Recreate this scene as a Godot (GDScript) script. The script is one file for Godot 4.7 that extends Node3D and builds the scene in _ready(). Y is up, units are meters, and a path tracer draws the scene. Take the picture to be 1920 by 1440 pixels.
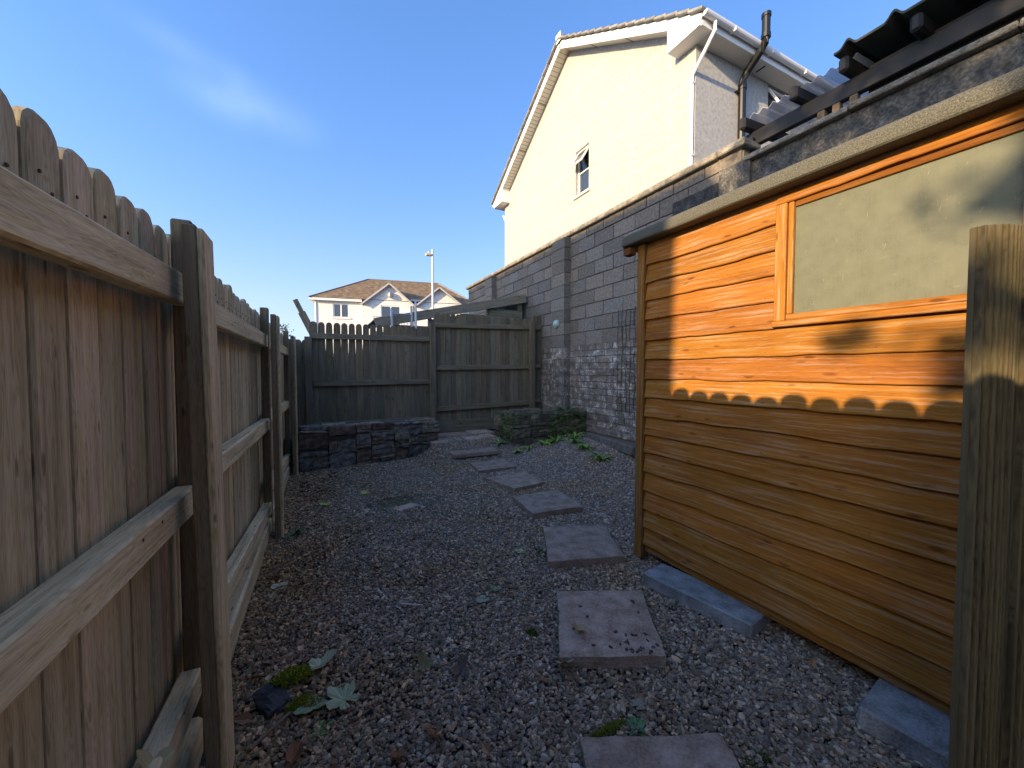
extends Node3D

# ------------------------------------------------------------------ mesh builder
class MB:
	var v := PackedVector3Array()
	var n := PackedVector3Array()
	var t := PackedVector2Array()
	var c := PackedColorArray()
	var tint := Color.WHITE
	var ctr := Vector3.ZERO
	func tri(a: Vector3, b: Vector3, d: Vector3, ua: Vector2, ub: Vector2, ud: Vector2, away := true) -> void:
		var nn := (d - a).cross(b - a)
		if nn.length_squared() < 1e-16:
			return
		nn = nn.normalized()
		if away and nn.dot((a + b + d) / 3.0 - ctr) < 0.0:
			nn = -nn
			v.append(a); v.append(d); v.append(b)
			t.append(ua); t.append(ud); t.append(ub)
		else:
			v.append(a); v.append(b); v.append(d)
			t.append(ua); t.append(ub); t.append(ud)
		for i in 3:
			n.append(nn); c.append(tint)
	func quad(a: Vector3, b: Vector3, d: Vector3, e: Vector3, ua := Vector2(0, 0), ub := Vector2(1, 0), ud := Vector2(1, 1), ue := Vector2(0, 1), away := true) -> void:
		tri(a, b, d, ua, ub, ud, away)
		tri(a, d, e, ua, ud, ue, away)
	# quad facing a given direction
	func face(a: Vector3, b: Vector3, d: Vector3, e: Vector3, dir: Vector3, s := 1.0) -> void:
		var keep := ctr
		ctr = (a + b + d + e) / 4.0 - dir
		var w := (b - a).length() * s
		var h := (e - a).length() * s
		quad(a, b, d, e, Vector2(0, 0), Vector2(w, 0), Vector2(w, h), Vector2(0, h))
		ctr = keep
	# chamfered box; ax = axis of the grain. UV: x across / 0.5 m, y along / 2 m
	func cbox(T: Transform3D, size: Vector3, ch := 0.004, ax := 1, uo := Vector2.ZERO, us := Vector2(2.0, 0.5), jit := 0.0, rng: RandomNumberGenerator = null) -> void:
		var h := size * 0.5
		ch = minf(ch, minf(h.x, minf(h.y, h.z)) * 0.6)
		var P := []
		P.resize(24)
		var U := []
		U.resize(24)
		for s in 8:
			var sg := Vector3(1 if s & 1 else -1, 1 if s & 2 else -1, 1 if s & 4 else -1)
			var j := Vector3.ZERO
			if jit > 0.0:
				j = Vector3(rng.randf_range(-jit, jit), rng.randf_range(-jit, jit), rng.randf_range(-jit, jit))
			for a in 3:
				var p := Vector3.ZERO
				for i in 3:
					p[i] = sg[i] * (h[i] if i == a else h[i] - ch)
				p += j
				P[s * 3 + a] = T * p
				var al: float = p[ax]
				var o1 := (ax + 1) % 3
				var o2 := (ax + 2) % 3
				var uu: Vector2
				if a == ax:
					uu = Vector2(p[o1] * us.x, p[o2] * us.x * 0.25)
				elif a == o1:
					uu = Vector2(p[o2] * us.x, al * us.y)
				else:
					uu = Vector2(p[o1] * us.x + 0.37, al * us.y)
				U[s * 3 + a] = uu + uo
		var keep := ctr
		ctr = T.origin
		for a in 3:
			var b := (a + 1) % 3
			var d := (a + 2) % 3
			for sa in 2:
				var o := []
				for k in [[0, 0], [1, 0], [1, 1], [0, 1]]:
					o.append(((sa << a) | (k[0] << b) | (k[1] << d)) * 3 + a)
				quad(P[o[0]], P[o[1]], P[o[2]], P[o[3]], U[o[0]], U[o[1]], U[o[2]], U[o[3]])
			# edges between face a and face b, along d
			for sa in 2:
				for sb in 2:
					var base := (sa << a) | (sb << b)
					var k0 := base * 3
					var k1 := (base | (1 << d)) * 3
					quad(P[k0 + a], P[k1 + a], P[k1 + b], P[k0 + b], U[k0 + a], U[k1 + a], U[k1 + a], U[k0 + a])
		for s in 8:
			tri(P[s * 3], P[s * 3 + 1], P[s * 3 + 2], U[s * 3], U[s * 3], U[s * 3])
		ctr = keep
	# convex outline in the xy plane, extruded dz along z (centred), then placed by T
	func prism(pts: PackedVector2Array, dz: float, T: Transform3D, uo := Vector2.ZERO, us := Vector2(2.0, 0.5), bev := 0.0) -> void:
		var keep := ctr
		var m := Vector2.ZERO
		for p in pts:
			m += p
		m /= pts.size()
		ctr = T * Vector3(m.x, m.y, 0)
		var k := pts.size()
		for i in k:
			var a := pts[i]
			var b := pts[(i + 1) % k]
			var fa := a - Vector2(signf(a.x - m.x) * bev, bev if a.y > m.y else 0.0)
			var fb := b - Vector2(signf(b.x - m.x) * bev, bev if b.y > m.y else 0.0)
			tri(T * Vector3(m.x, m.y, -dz / 2), T * Vector3(a.x, a.y, -dz / 2), T * Vector3(b.x, b.y, -dz / 2), m * us + uo, a * us + uo, b * us + uo)
			tri(T * Vector3(m.x, m.y, dz / 2), T * Vector3(fa.x, fa.y, dz / 2), T * Vector3(fb.x, fb.y, dz / 2), m * us + uo, fa * us + uo, fb * us + uo)
			quad(T * Vector3(a.x, a.y, -dz / 2), T * Vector3(b.x, b.y, -dz / 2), T * Vector3(b.x, b.y, dz / 2 - bev), T * Vector3(a.x, a.y, dz / 2 - bev), a * us + uo, b * us + uo, b * us + uo + Vector2(dz * us.x, 0), a * us + uo + Vector2(dz * us.x, 0))
			if bev > 0.0:
				quad(T * Vector3(a.x, a.y, dz / 2 - bev), T * Vector3(b.x, b.y, dz / 2 - bev), T * Vector3(fb.x, fb.y, dz / 2), T * Vector3(fa.x, fa.y, dz / 2), a * us + uo, b * us + uo, fb * us + uo, fa * us + uo)
		ctr = keep
	# tube along a path
	func tube(path: PackedVector3Array, r0: float, r1: float, k := 8, caps := true) -> void:
		var keep := ctr
		var rings := []
		var up := Vector3(0.31, 0.87, 0.38).normalized()
		for i in path.size():
			var d: Vector3 = (path[mini(i + 1, path.size() - 1)] - path[maxi(i - 1, 0)]).normalized()
			var s := d.cross(up).normalized()
			var w := s.cross(d).normalized()
			var r := lerpf(r0, r1, float(i) / maxf(1.0, path.size() - 1))
			var ring := []
			for j in k:
				var a := TAU * j / k
				ring.append(path[i] + (s * cos(a) + w * sin(a)) * r)
			rings.append(ring)
		for i in path.size() - 1:
			ctr = (path[i] + path[i + 1]) / 2
			for j in k:
				var j2 := (j + 1) % k
				quad(rings[i][j], rings[i][j2], rings[i + 1][j2], rings[i + 1][j], Vector2(float(j) / k, i), Vector2(float(j + 1) / k, i), Vector2(float(j + 1) / k, i + 1), Vector2(float(j) / k, i + 1))
		if caps:
			for e in [0, path.size() - 1]:
				ctr = path[1] if e == 0 else path[path.size() - 2]
				for j in k:
					tri(path[e], rings[e][j], rings[e][(j + 1) % k], Vector2.ZERO, Vector2.ZERO, Vector2.ZERO)
		ctr = keep
	# rough stone: a box of cells, rounded and pushed about by noise
	func stone(T: Transform3D, size: Vector3, round_: float, rough: float, noise: FastNoiseLite, seed_: float, k := 3) -> void:
		var keep := ctr
		ctr = T.origin
		var h := size * 0.5
		var m := minf(h.x, minf(h.y, h.z))
		for a in 3:
			var b := (a + 1) % 3
			var d := (a + 2) % 3
			for s in [-1.0, 1.0]:
				var g := []
				for i in k + 1:
					for j in k + 1:
						var q := Vector3.ZERO
						q[a] = s
						q[b] = -1.0 + 2.0 * i / k
						q[d] = -1.0 + 2.0 * j / k
						var sp := q.normalized()
						var p := (q * (1.0 - round_) + sp * round_ * 1.15) * h
						var w := noise.get_noise_3d(p.x * 9.0 + seed_, p.y * 9.0 + seed_ * 1.7, p.z * 9.0 - seed_)
						var w2 := noise.get_noise_3d(p.x * 31.0 - seed_, p.y * 31.0, p.z * 31.0 + seed_)
						p += sp * (w * 1.6 + w2 * 0.8) * rough * m
						g.append(T * p)
				for i in k:
					for j in k:
						quad(g[i * (k + 1) + j], g[(i + 1) * (k + 1) + j], g[(i + 1) * (k + 1) + j + 1], g[i * (k + 1) + j + 1])
		ctr = keep
	func mesh() -> ArrayMesh:
		var arr := []
		arr.resize(Mesh.ARRAY_MAX)
		arr[Mesh.ARRAY_VERTEX] = v
		arr[Mesh.ARRAY_NORMAL] = n
		arr[Mesh.ARRAY_TEX_UV] = t
		arr[Mesh.ARRAY_COLOR] = c
		var am := ArrayMesh.new()
		am.add_surface_from_arrays(Mesh.PRIMITIVE_TRIANGLES, arr)
		return am

var rng := RandomNumberGenerator.new()
var noise := FastNoiseLite.new()
var mats := {}
var names := {}
# vertex colours stop at 1, so these materials' textures are stored brighter by 1 / value and every tint is scaled by value
const TINT_ROOM := {"fence_wood": 0.66, "shed_wood": 0.8, "block": 0.8, "stained_block": 0.8, "slab": 0.65, "coping": 0.85, "roof_tile": 0.8}
var gain := 1.0

func numbered(called: String) -> String:
	var k: int = names.get(called, 0)
	names[called] = k + 1
	return called if k == 0 else "%s_%03d" % [called, k]

func tag(o: Node3D, label: String, category: String, group := "", kind := "") -> Node3D:
	if label != "":
		o.set_meta("label", label)
	if category != "":
		o.set_meta("category", category)
	if group != "":
		o.set_meta("group", group)
	if kind != "":
		o.set_meta("kind", kind)
	return o

func thing(called: String, label: String, category: String, at := Vector3.ZERO, turn := 0.0, group := "") -> Node3D:
	var o := Node3D.new()
	o.name = numbered(called)
	add_child(o)
	o.position = at
	o.rotation.y = turn
	tag(o, label, category, group)
	return o

func put(mb: MB, called: String, mat: Material, parent: Node3D = null) -> MeshInstance3D:
	var room: float = TINT_ROOM.get(mat.resource_name, 1.0)
	if room < 1.0:
		for i in mb.c.size():
			mb.c[i] = Color(mb.c[i].r * room, mb.c[i].g * room, mb.c[i].b * room)
	var o := MeshInstance3D.new()
	o.mesh = mb.mesh()
	o.mesh.surface_set_material(0, mat)
	if parent == null:
		o.name = numbered(called)
		add_child(o)
	else:
		o.name = called
		parent.add_child(o, true)
	return o

func T3(p: Vector3, ry := 0.0, rx := 0.0, rz := 0.0) -> Transform3D:
	return Transform3D(Basis.from_euler(Vector3(rx, ry, rz)), p)

func ruo() -> Vector2:
	return Vector2(rng.randf() * 7.0, rng.randf() * 7.0)

func grey(lo: float, hi: float, warm := 0.0) -> Color:
	var g := rng.randf_range(lo, hi)
	var w := rng.randf_range(-warm, warm)
	return Color(g * (1.0 + w), g, g * (1.0 - w))

# a box part in parent's space: corners lo..hi
func part_box(called: String, mat: Material, parent: Node3D, lo: Vector3, hi: Vector3, ch := 0.004, ax := 1, tint := Color.WHITE) -> MeshInstance3D:
	var mb := MB.new()
	mb.tint = tint
	mb.cbox(T3((lo + hi) / 2), (hi - lo).abs(), ch, ax, ruo())
	return put(mb, called, mat, parent)

# a straight bar from a to b (grain along it): w across, h the "up" thickness
func bar(mb: MB, a: Vector3, b: Vector3, w: float, h: float, ch := 0.004, up := Vector3.UP) -> void:
	var d := (b - a).normalized()
	var s := up.cross(d).normalized()
	var u := d.cross(s).normalized()
	mb.cbox(Transform3D(Basis(s, u, d), (a + b) / 2), Vector3(w, h, (b - a).length()), ch, 2, ruo())

# ------------------------------------------------------------------ textures
func nz(seed_: int, w: int, h: int, f: float, oct := 4, type := FastNoiseLite.TYPE_SIMPLEX_SMOOTH) -> PackedByteArray:
	var q := FastNoiseLite.new()
	q.seed = seed_
	q.frequency = f
	q.noise_type = type
	q.fractal_octaves = oct
	var im := q.get_seamless_image(w, h)
	im.convert(Image.FORMAT_L8)
	return im.get_data()

func nz_stretch(seed_: int, w: int, h: int, sw: int, sh: int, f: float, oct := 3) -> PackedByteArray:
	var q := FastNoiseLite.new()
	q.seed = seed_
	q.frequency = f
	q.fractal_octaves = oct
	var im := q.get_seamless_image(sw, sh)
	im.convert(Image.FORMAT_L8)
	im.resize(w, h, Image.INTERPOLATE_CUBIC)
	return im.get_data()

func tex_of(bytes: PackedByteArray, w: int, h: int) -> ImageTexture:
	var im := Image.create_from_data(w, h, false, Image.FORMAT_RGB8, bytes)
	return ImageTexture.create_from_image(im)

func normal_of(hb: PackedByteArray, w: int, h: int, k: float) -> ImageTexture:
	var im := Image.create_from_data(w, h, false, Image.FORMAT_L8, hb)
	im.convert(Image.FORMAT_RGB8)
	im.bump_map_to_normal_map(k)
	return ImageTexture.create_from_image(im)

func s8(x: float) -> int:
	x = clampf(x, 0.0, 1.0)
	return int(255.0 * (12.92 * x if x <= 0.0031308 else 1.055 * pow(x, 1.0 / 2.4) - 0.055))

# colour lookup: 256 entries from stops [[at, Color(linear)], ...]
func ramp(stops: Array) -> PackedByteArray:
	var o := PackedByteArray()
	o.resize(768)
	for i in 256:
		var x := i / 255.0
		var a: Array = stops[0]
		var b: Array = stops[stops.size() - 1]
		for k in stops.size() - 1:
			if x >= stops[k][0] and x <= stops[k + 1][0]:
				a = stops[k]
				b = stops[k + 1]
		var f: float = 0.0 if b[0] == a[0] else clampf((x - a[0]) / (b[0] - a[0]), 0.0, 1.0)
		var q: Color = (a[1] as Color).lerp(b[1], f) * gain
		o[i * 3] = s8(q.r); o[i * 3 + 1] = s8(q.g); o[i * 3 + 2] = s8(q.b)
	return o

# wood: w pixels across 0.5 m, h pixels along 2 m
func wood_textures(seed_: int, stops: Array, worn_stops: Array, worn_at: float, knots: int, ringy: float) -> Array:
	var w := 1024
	var h := 512
	var A := nz_stretch(seed_, w, h, 512, 40, 0.06, 4)
	var B := nz_stretch(seed_ + 1, w, h, 1024, 128, 0.25, 3)
	var C := nz(seed_ + 2, w, h, 0.006, 3)
	var D := nz_stretch(seed_ + 3, w, h, 1024, 128, 0.03, 4)
	var base := ramp(stops)
	var worn := ramp(worn_stops)
	var r := RandomNumberGenerator.new()
	r.seed = seed_
	var kx := PackedFloat32Array()
	var ky := PackedFloat32Array()
	var kr := PackedFloat32Array()
	for i in knots:
		kx.append(r.randf_range(30, w - 30)); ky.append(r.randf_range(12, h - 12)); kr.append(r.randf_range(9.0, 22.0))
	var out := PackedByteArray()
	out.resize(w * h * 3)
	var hb := PackedByteArray()
	hb.resize(w * h)
	for y in h:
		var near := []
		for k in knots:
			if absf(y - ky[k]) < 44.0:
				near.append(k)
		for x in w:
			var i := y * w + x
			var a := A[i] / 255.0
			var b := B[i] / 255.0
			var wx := float(x) + (C[i] - 128.0) * 0.9
			var kd := 0.0
			for k in near:
				var dx: float = x - kx[k]
				var dy: float = (y - ky[k]) * 4.0
				var dd := sqrt(dx * dx + dy * dy * 0.35) / kr[k]
				if dd < 4.0:
					var pull := exp(-dd * dd * 0.35)
					wx += signf(dx) * pull * kr[k] * 1.3
					if dd < 1.0:
						kd = maxf(kd, 1.0 - dd * dd * 0.6)
			var ring := 0.5 + 0.5 * sin(wx * 0.22 + a * 9.0)
			ring = ring * ring
			var val := 0.5 + (a - 0.5) * 0.4 + (b - 0.5) * 0.44 - (ring - 0.4) * ringy + (C[i] / 255.0 - 0.5) * 0.4
			val -= kd * 0.42
			var vi := clampi(int(val * 255.0), 0, 255) * 3
			var wn := clampf((D[i] / 255.0 - worn_at) * 3.2 + (b - 0.5) * 0.5, 0.0, 0.85)
			for q in 3:
				out[i * 3 + q] = int(lerpf(base[vi + q], worn[vi + q], wn))
			hb[i] = clampi(int(255.0 * (0.55 + (b - 0.5) * 0.7 + (a - 0.5) * 0.3 - ring * 0.2 - kd * 0.15)), 0, 255)
	return [tex_of(out, w, h), normal_of(hb, w, h, 2.0)]

# speckled mineral surface
func mineral_textures(seed_: int, size: int, stops: Array, f1: float, f2: float, fine: float, bump: float, spots := 0.0, spot_col := Color.WHITE) -> Array:
	var A := nz(seed_, size, size, f1, 4)
	var B := nz(seed_ + 1, size, size, f2, 3)
	var r := RandomNumberGenerator.new()
	r.seed = seed_
	var lut := ramp(stops)
	var out := PackedByteArray()
	out.resize(size * size * 3)
	var hb := PackedByteArray()
	hb.resize(size * size)
	var sc := [s8(spot_col.r), s8(spot_col.g), s8(spot_col.b)]
	for i in size * size:
		var g := r.randf()
		var val := 0.5 + (A[i] / 255.0 - 0.5) * 0.9 + (B[i] / 255.0 - 0.5) * 0.7 + (g - 0.5) * fine
		var vi := clampi(int(val * 255.0), 0, 255) * 3
		if spots > 0.0 and B[i] / 255.0 > 1.0 - spots:
			for q in 3:
				out[i * 3 + q] = int((lut[vi + q] + 2 * sc[q]) / 3.0)
		else:
			for q in 3:
				out[i * 3 + q] = lut[vi + q]
		hb[i] = clampi(int(B[i] * 0.75 + A[i] * 0.15 + g * 26.0), 0, 255)
	return [tex_of(out, size, size), normal_of(hb, size, size, bump)]

func mat_of(key: String, tx: Array, rough: float, nscale: float, tri := 0.0, spec := 0.5) -> StandardMaterial3D:
	var m := StandardMaterial3D.new()
	m.resource_name = key
	m.albedo_texture = tx[0]
	m.normal_enabled = true
	m.normal_texture = tx[1]
	m.normal_scale = nscale
	m.roughness = rough
	m.metallic_specular = spec
	m.vertex_color_use_as_albedo = true
	if tri > 0.0:
		m.uv1_triplanar = true
		m.uv1_world_triplanar = true
		m.uv1_scale = Vector3.ONE / tri
	mats[key] = m
	return m

func plain(key: String, lin: Color, rough: float, spec := 0.5) -> StandardMaterial3D:
	var m := StandardMaterial3D.new()
	m.resource_name = key
	m.albedo_color = lin.linear_to_srgb()
	m.roughness = rough
	m.metallic_specular = spec
	m.vertex_color_use_as_albedo = true
	mats[key] = m
	return m

func L(r: float, g: float, b: float) -> Color:
	return Color(r, g, b)

func make_materials() -> void:
	# weathered fence timber: brown grey, silvered where worn
	gain = 1.0 / TINT_ROOM["fence_wood"]
	mat_of("fence_wood", wood_textures(11, [[0.0, L(0.165, 0.12, 0.068)], [0.35, L(0.345, 0.275, 0.16)], [0.6, L(0.48, 0.4, 0.25)], [1.0, L(0.6, 0.52, 0.35)]],
		[[0.0, L(0.2, 0.155, 0.1)], [0.5, L(0.43, 0.36, 0.25)], [1.0, L(0.58, 0.51, 0.39)]], 0.52, 18, 0.15), 0.85, 0.7)
	# shed boards: orange preservative, bleached fibres
	gain = 1.0 / TINT_ROOM["shed_wood"]
	mat_of("shed_wood", wood_textures(41, [[0.0, L(0.12, 0.042, 0.01)], [0.35, L(0.245, 0.094, 0.016)], [0.6, L(0.305, 0.124, 0.021)], [1.0, L(0.37, 0.168, 0.034)]],
		[[0.0, L(0.2, 0.1, 0.05)], [0.5, L(0.33, 0.19, 0.105)], [1.0, L(0.42, 0.3, 0.2)]], 0.5, 14, 0.06), 0.8, 0.5, 0.0, 0.25)
	gain = 1.0 / TINT_ROOM["block"]
	mat_of("block", mineral_textures(71, 512, [[0.0, L(0.1, 0.088, 0.07)], [0.5, L(0.195, 0.17, 0.138)], [1.0, L(0.285, 0.252, 0.21)]], 0.03, 0.3, 0.3, 3.0), 0.95, 0.5, 0.9)
	gain = 1.0 / TINT_ROOM["stained_block"]
	mat_of("stained_block", mineral_textures(75, 512, [[0.0, L(0.1, 0.084, 0.068)], [0.5, L(0.2, 0.17, 0.142)], [0.68, L(0.26, 0.23, 0.2)], [0.8, L(0.42, 0.4, 0.37)], [1.0, L(0.58, 0.56, 0.53)]], 0.011, 0.045, 0.22, 6.0), 0.95, 0.9, 0.9)
	gain = 1.0
	mat_of("render_wall", mineral_textures(81, 512, [[0.0, L(0.38, 0.36, 0.32)], [0.35, L(0.53, 0.515, 0.48)], [1.0, L(0.62, 0.61, 0.58)]], 0.02, 0.16, 0.1, 14.0), 0.9, 1.0, 1.1)
	gain = 1.0 / TINT_ROOM["slab"]
	mat_of("slab", mineral_textures(91, 512, [[0.0, L(0.18, 0.122, 0.085)], [0.5, L(0.325, 0.232, 0.168)], [1.0, L(0.44, 0.34, 0.26)]], 0.009, 0.06, 0.3, 7.0), 0.85, 0.8, 0.6)
	gain = 1.0
	mat_of("rubble", mineral_textures(95, 512, [[0.0, L(0.1, 0.09, 0.08)], [0.5, L(0.45, 0.42, 0.38)], [1.0, L(0.9, 0.87, 0.8)]], 0.012, 0.05, 0.3, 8.0), 0.9, 1.0, 0.5)
	gain = 1.0
	mat_of("felt", mineral_textures(101, 512, [[0.0, L(0.03, 0.029, 0.023)], [0.5, L(0.078, 0.075, 0.058)], [1.0, L(0.19, 0.185, 0.145)]], 0.12, 0.4, 0.75, 4.0), 0.95, 0.5, 0.5)
	mat_of("concrete", mineral_textures(105, 512, [[0.0, L(0.12, 0.12, 0.12)], [0.5, L(0.23, 0.235, 0.235)], [1.0, L(0.35, 0.355, 0.36)]], 0.008, 0.08, 0.2, 5.0), 0.9, 0.7, 0.6)
	mat_of("old_render", mineral_textures(107, 512, [[0.0, L(0.028, 0.028, 0.028)], [0.45, L(0.075, 0.073, 0.068)], [1.0, L(0.21, 0.195, 0.17)]], 0.012, 0.05, 0.25, 7.0), 0.95, 0.9, 0.9)
	gain = 1.0 / TINT_ROOM["coping"]
	mat_of("coping", mineral_textures(109, 512, [[0.0, L(0.1, 0.09, 0.07)], [0.5, L(0.25, 0.225, 0.18)], [1.0, L(0.42, 0.39, 0.32)]], 0.012, 0.07, 0.25, 6.0), 0.95, 0.8, 0.7)
	gain = 1.0
	mat_of("soil", mineral_textures(111, 512, [[0.0, L(0.03, 0.023, 0.016)], [0.5, L(0.08, 0.062, 0.046)], [1.0, L(0.15, 0.125, 0.1)]], 0.01, 0.09, 0.4, 9.0), 1.0, 1.0, 0.7)
	gain = 1.0
	mat_of("pebbledash", mineral_textures(121, 512, [[0.0, L(0.62, 0.58, 0.52)], [0.5, L(0.78, 0.75, 0.7)], [1.0, L(0.86, 0.83, 0.79)]], 0.008, 0.12, 0.1, 6.0), 0.95, 0.7, 1.2)
	gain = 1.0 / TINT_ROOM["roof_tile"]
	mat_of("roof_tile", mineral_textures(125, 512, [[0.0, L(0.09, 0.088, 0.085)], [0.5, L(0.19, 0.185, 0.175)], [1.0, L(0.3, 0.29, 0.27)]], 0.01, 0.08, 0.2, 4.0), 0.9, 0.6, 0.8)
	gain = 1.0
	mat_of("sand", mineral_textures(113, 256, [[0.0, L(0.13, 0.115, 0.075)], [0.5, L(0.27, 0.245, 0.175)], [1.0, L(0.4, 0.37, 0.29)]], 0.02, 0.12, 0.4, 9.0), 1.0, 1.0, 0.5)
	plain("mortar", L(0.15, 0.135, 0.115), 0.98)
	plain("dark_joint", L(0.04, 0.037, 0.034), 0.98)
	plain("upvc", L(0.78, 0.77, 0.74), 0.35)
	plain("grey_board", L(0.42, 0.4, 0.4), 0.5)
	plain("soffit", L(0.74, 0.7, 0.6), 0.45)
	plain("black_plastic", L(0.006, 0.006, 0.007), 0.4)
	plain("rubber", L(0.02, 0.02, 0.022), 0.6)
	plain("dark_paint", L(0.009, 0.008, 0.008), 0.65)
	plain("aluminium", L(0.55, 0.56, 0.58), 0.4).metallic = 0.7
	plain("galvanised", L(0.55, 0.56, 0.56), 0.45).metallic = 0.4
	plain("lamp_housing", L(0.55, 0.42, 0.25), 0.5)
	plain("light_body", L(0.42, 0.55, 0.5), 0.3)
	plain("bitumen_sheet", L(0.05, 0.055, 0.042), 0.95)
	plain("interior", L(0.1, 0.07, 0.045), 0.9)
	plain("white_bits", L(0.6, 0.58, 0.55), 0.8)
	plain("rust", L(0.16, 0.08, 0.05), 0.8)
	plain("twig", L(0.2, 0.14, 0.09), 0.9)
	plain("stem", L(0.12, 0.14, 0.05), 0.7)
	plain("gravel_stone", L(1, 1, 1), 0.8)
	plain("bark", L(0.08, 0.06, 0.045), 0.95)
	var lf := plain("leaf", L(1, 1, 1), 0.6)
	lf.backlight = Color(0.3, 0.3, 0.3)
	lf.cull_mode = BaseMaterial3D.CULL_DISABLED
	var ms := plain("moss", L(1, 1, 1), 1.0)
	ms.backlight = Color(0.15, 0.15, 0.15)
	ms.cull_mode = BaseMaterial3D.CULL_DISABLED
	var gl := plain("window_glass", L(0.03, 0.04, 0.05), 0.04)
	gl.metallic_specular = 0.9
	var pc := plain("clear_sheet", L(0.85, 0.85, 0.87), 0.3)
	pc.transparency = BaseMaterial3D.TRANSPARENCY_ALPHA
	pc.albedo_color.a = 0.6
	pc.backlight = Color(1.0, 1.0, 1.0)
	pc.cull_mode = BaseMaterial3D.CULL_DISABLED
	acrylic()
	far_roof_material()

# hazy acrylic: dust, streaks and scratches in its colour and opacity
func acrylic() -> void:
	var s := 768
	var A := nz(131, s, s, 0.008, 4)
	var B := nz_stretch(132, s, s, 256, 16, 0.2, 3)
	var r := RandomNumberGenerator.new()
	r.seed = 5
	var im := Image.create(s, s, false, Image.FORMAT_RGBA8)
	for y in s:
		for x in s:
			var i := y * s + x
			var d := 0.5 + (A[i] / 255.0 - 0.5) * 0.22 + (B[i] / 255.0 - 0.5) * 0.08 + (r.randf() - 0.5) * 0.1
			var al := clampf(0.52 + d * 0.28, 0.0, 0.95)
			var k := 0.15 + d * 0.09
			im.set_pixel(x, y, Color(k, k * 1.03, k * 0.72, 1.0).linear_to_srgb() * Color(1, 1, 1, 0) + Color(0, 0, 0, al))
	for k in 320:
		var p := Vector2(r.randf() * s, r.randf() * s)
		var a := r.randf_range(-0.5, 0.5) + (PI / 2 if r.randf() < 0.6 else 0.0)
		var n := r.randi_range(4, 30) if r.randf() < 0.09 else r.randi_range(1, 3)
		for j in n:
			a += r.randf_range(-0.05, 0.05)
			p += Vector2(cos(a), sin(a))
			im.set_pixel(int(fposmod(p.x, s)), int(fposmod(p.y, s)), Color(0.66, 0.66, 0.56, 0.9))
	var m := StandardMaterial3D.new()
	m.resource_name = "acrylic"
	m.albedo_texture = ImageTexture.create_from_image(im)
	m.transparency = BaseMaterial3D.TRANSPARENCY_ALPHA
	m.roughness = 0.4
	m.metallic_specular = 0.4
	mats["acrylic"] = m

# concrete tiles of a roof 36 m away: each course is about two pixels
func far_roof_material() -> void:
	var w := 256
	var h := 256
	var A := nz(141, w, h, 0.02, 4)
	var r := RandomNumberGenerator.new()
	r.seed = 9
	var out := PackedByteArray()
	out.resize(w * h * 3)
	var rows := 8
	for y in h:
		for x in w:
			var i := y * w + x
			var row := y * rows / h
			var fy := fposmod(float(y) * rows / h, 1.0)
			var col := int(x * 8.0 / w + (row % 2) * 0.5)
			var tt := fposmod(sin(row * 12.9898 + col * 78.233) * 43758.5453, 1.0)
			var g := 0.8 + (A[i] / 255.0 - 0.5) * 0.6 + (tt - 0.5) * 0.3
			if fy < 0.14:
				g *= 0.5
			out[i * 3] = s8(0.25 * g); out[i * 3 + 1] = s8(0.17 * g); out[i * 3 + 2] = s8(0.095 * g)
	mat_of("far_roof", [tex_of(out, w, h), normal_of(A, w, h, 2.0)], 0.9, 0.3)

# ------------------------------------------------------------------ scene
func _ready() -> void:
	rng.seed = 20240
	noise.seed = 7
	noise.frequency = 1.0
	noise.fractal_octaves = 2
	setup_view()
	make_materials()
	terrain()
	gravel()
	patio()
	side_fence()
	back_fence()
	block_wall()
	low_wall()
	pergola()
	stone_walls()
	near_house()
	far_house()
	beyond_fence()
	shed()
	grooved_screen()
	slabs()
	small_things()
	plants()
	out_of_frame()

const SKY_LEVEL := 0.135

func setup_view() -> void:
	var cam := Camera3D.new()
	cam.name = "camera"
	cam.position = Vector3(0, 1.36, 0)
	cam.rotation_degrees = Vector3(-2.01, -26.75, 0)
	cam.fov = 2.0 * rad_to_deg(atan(720.0 / 740.0))
	cam.near = 0.05
	cam.far = 2000.0
	add_child(cam)
	cam.current = true
	var env := Environment.new()
	env.background_mode = Environment.BG_SKY
	var sm := PanoramaSkyMaterial.new()
	sm.panorama = clear_sky()
	sm.energy_multiplier = 1.0
	var sky := Sky.new()
	sky.sky_material = sm
	env.sky = sky
	env.tonemap_mode = Environment.TONE_MAPPER_LINEAR
	env.tonemap_exposure = 3.9
	env.sdfgi_enabled = true
	env.ssao_enabled = true
	env.ssil_enabled = true
	var we := WorldEnvironment.new()
	we.name = "world_environment"
	we.environment = env
	add_child(we)
	var sun := DirectionalLight3D.new()
	sun.name = "sun"
	sun.look_at_from_position(sun_dir() * 10.0, Vector3.ZERO, Vector3.UP)
	sun.light_color = Color(1.0, 0.88, 0.7)
	sun.light_energy = 0.8
	sun.light_angular_distance = 0.5
	sun.shadow_enabled = true
	add_child(sun)

# direction to the low evening sun, left of the camera and a little behind it
func sun_dir() -> Vector3:
	var az := deg_to_rad(13.0)
	return Vector3(-cos(az), tan(deg_to_rad(13.35)), sin(az)).normalized()

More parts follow.
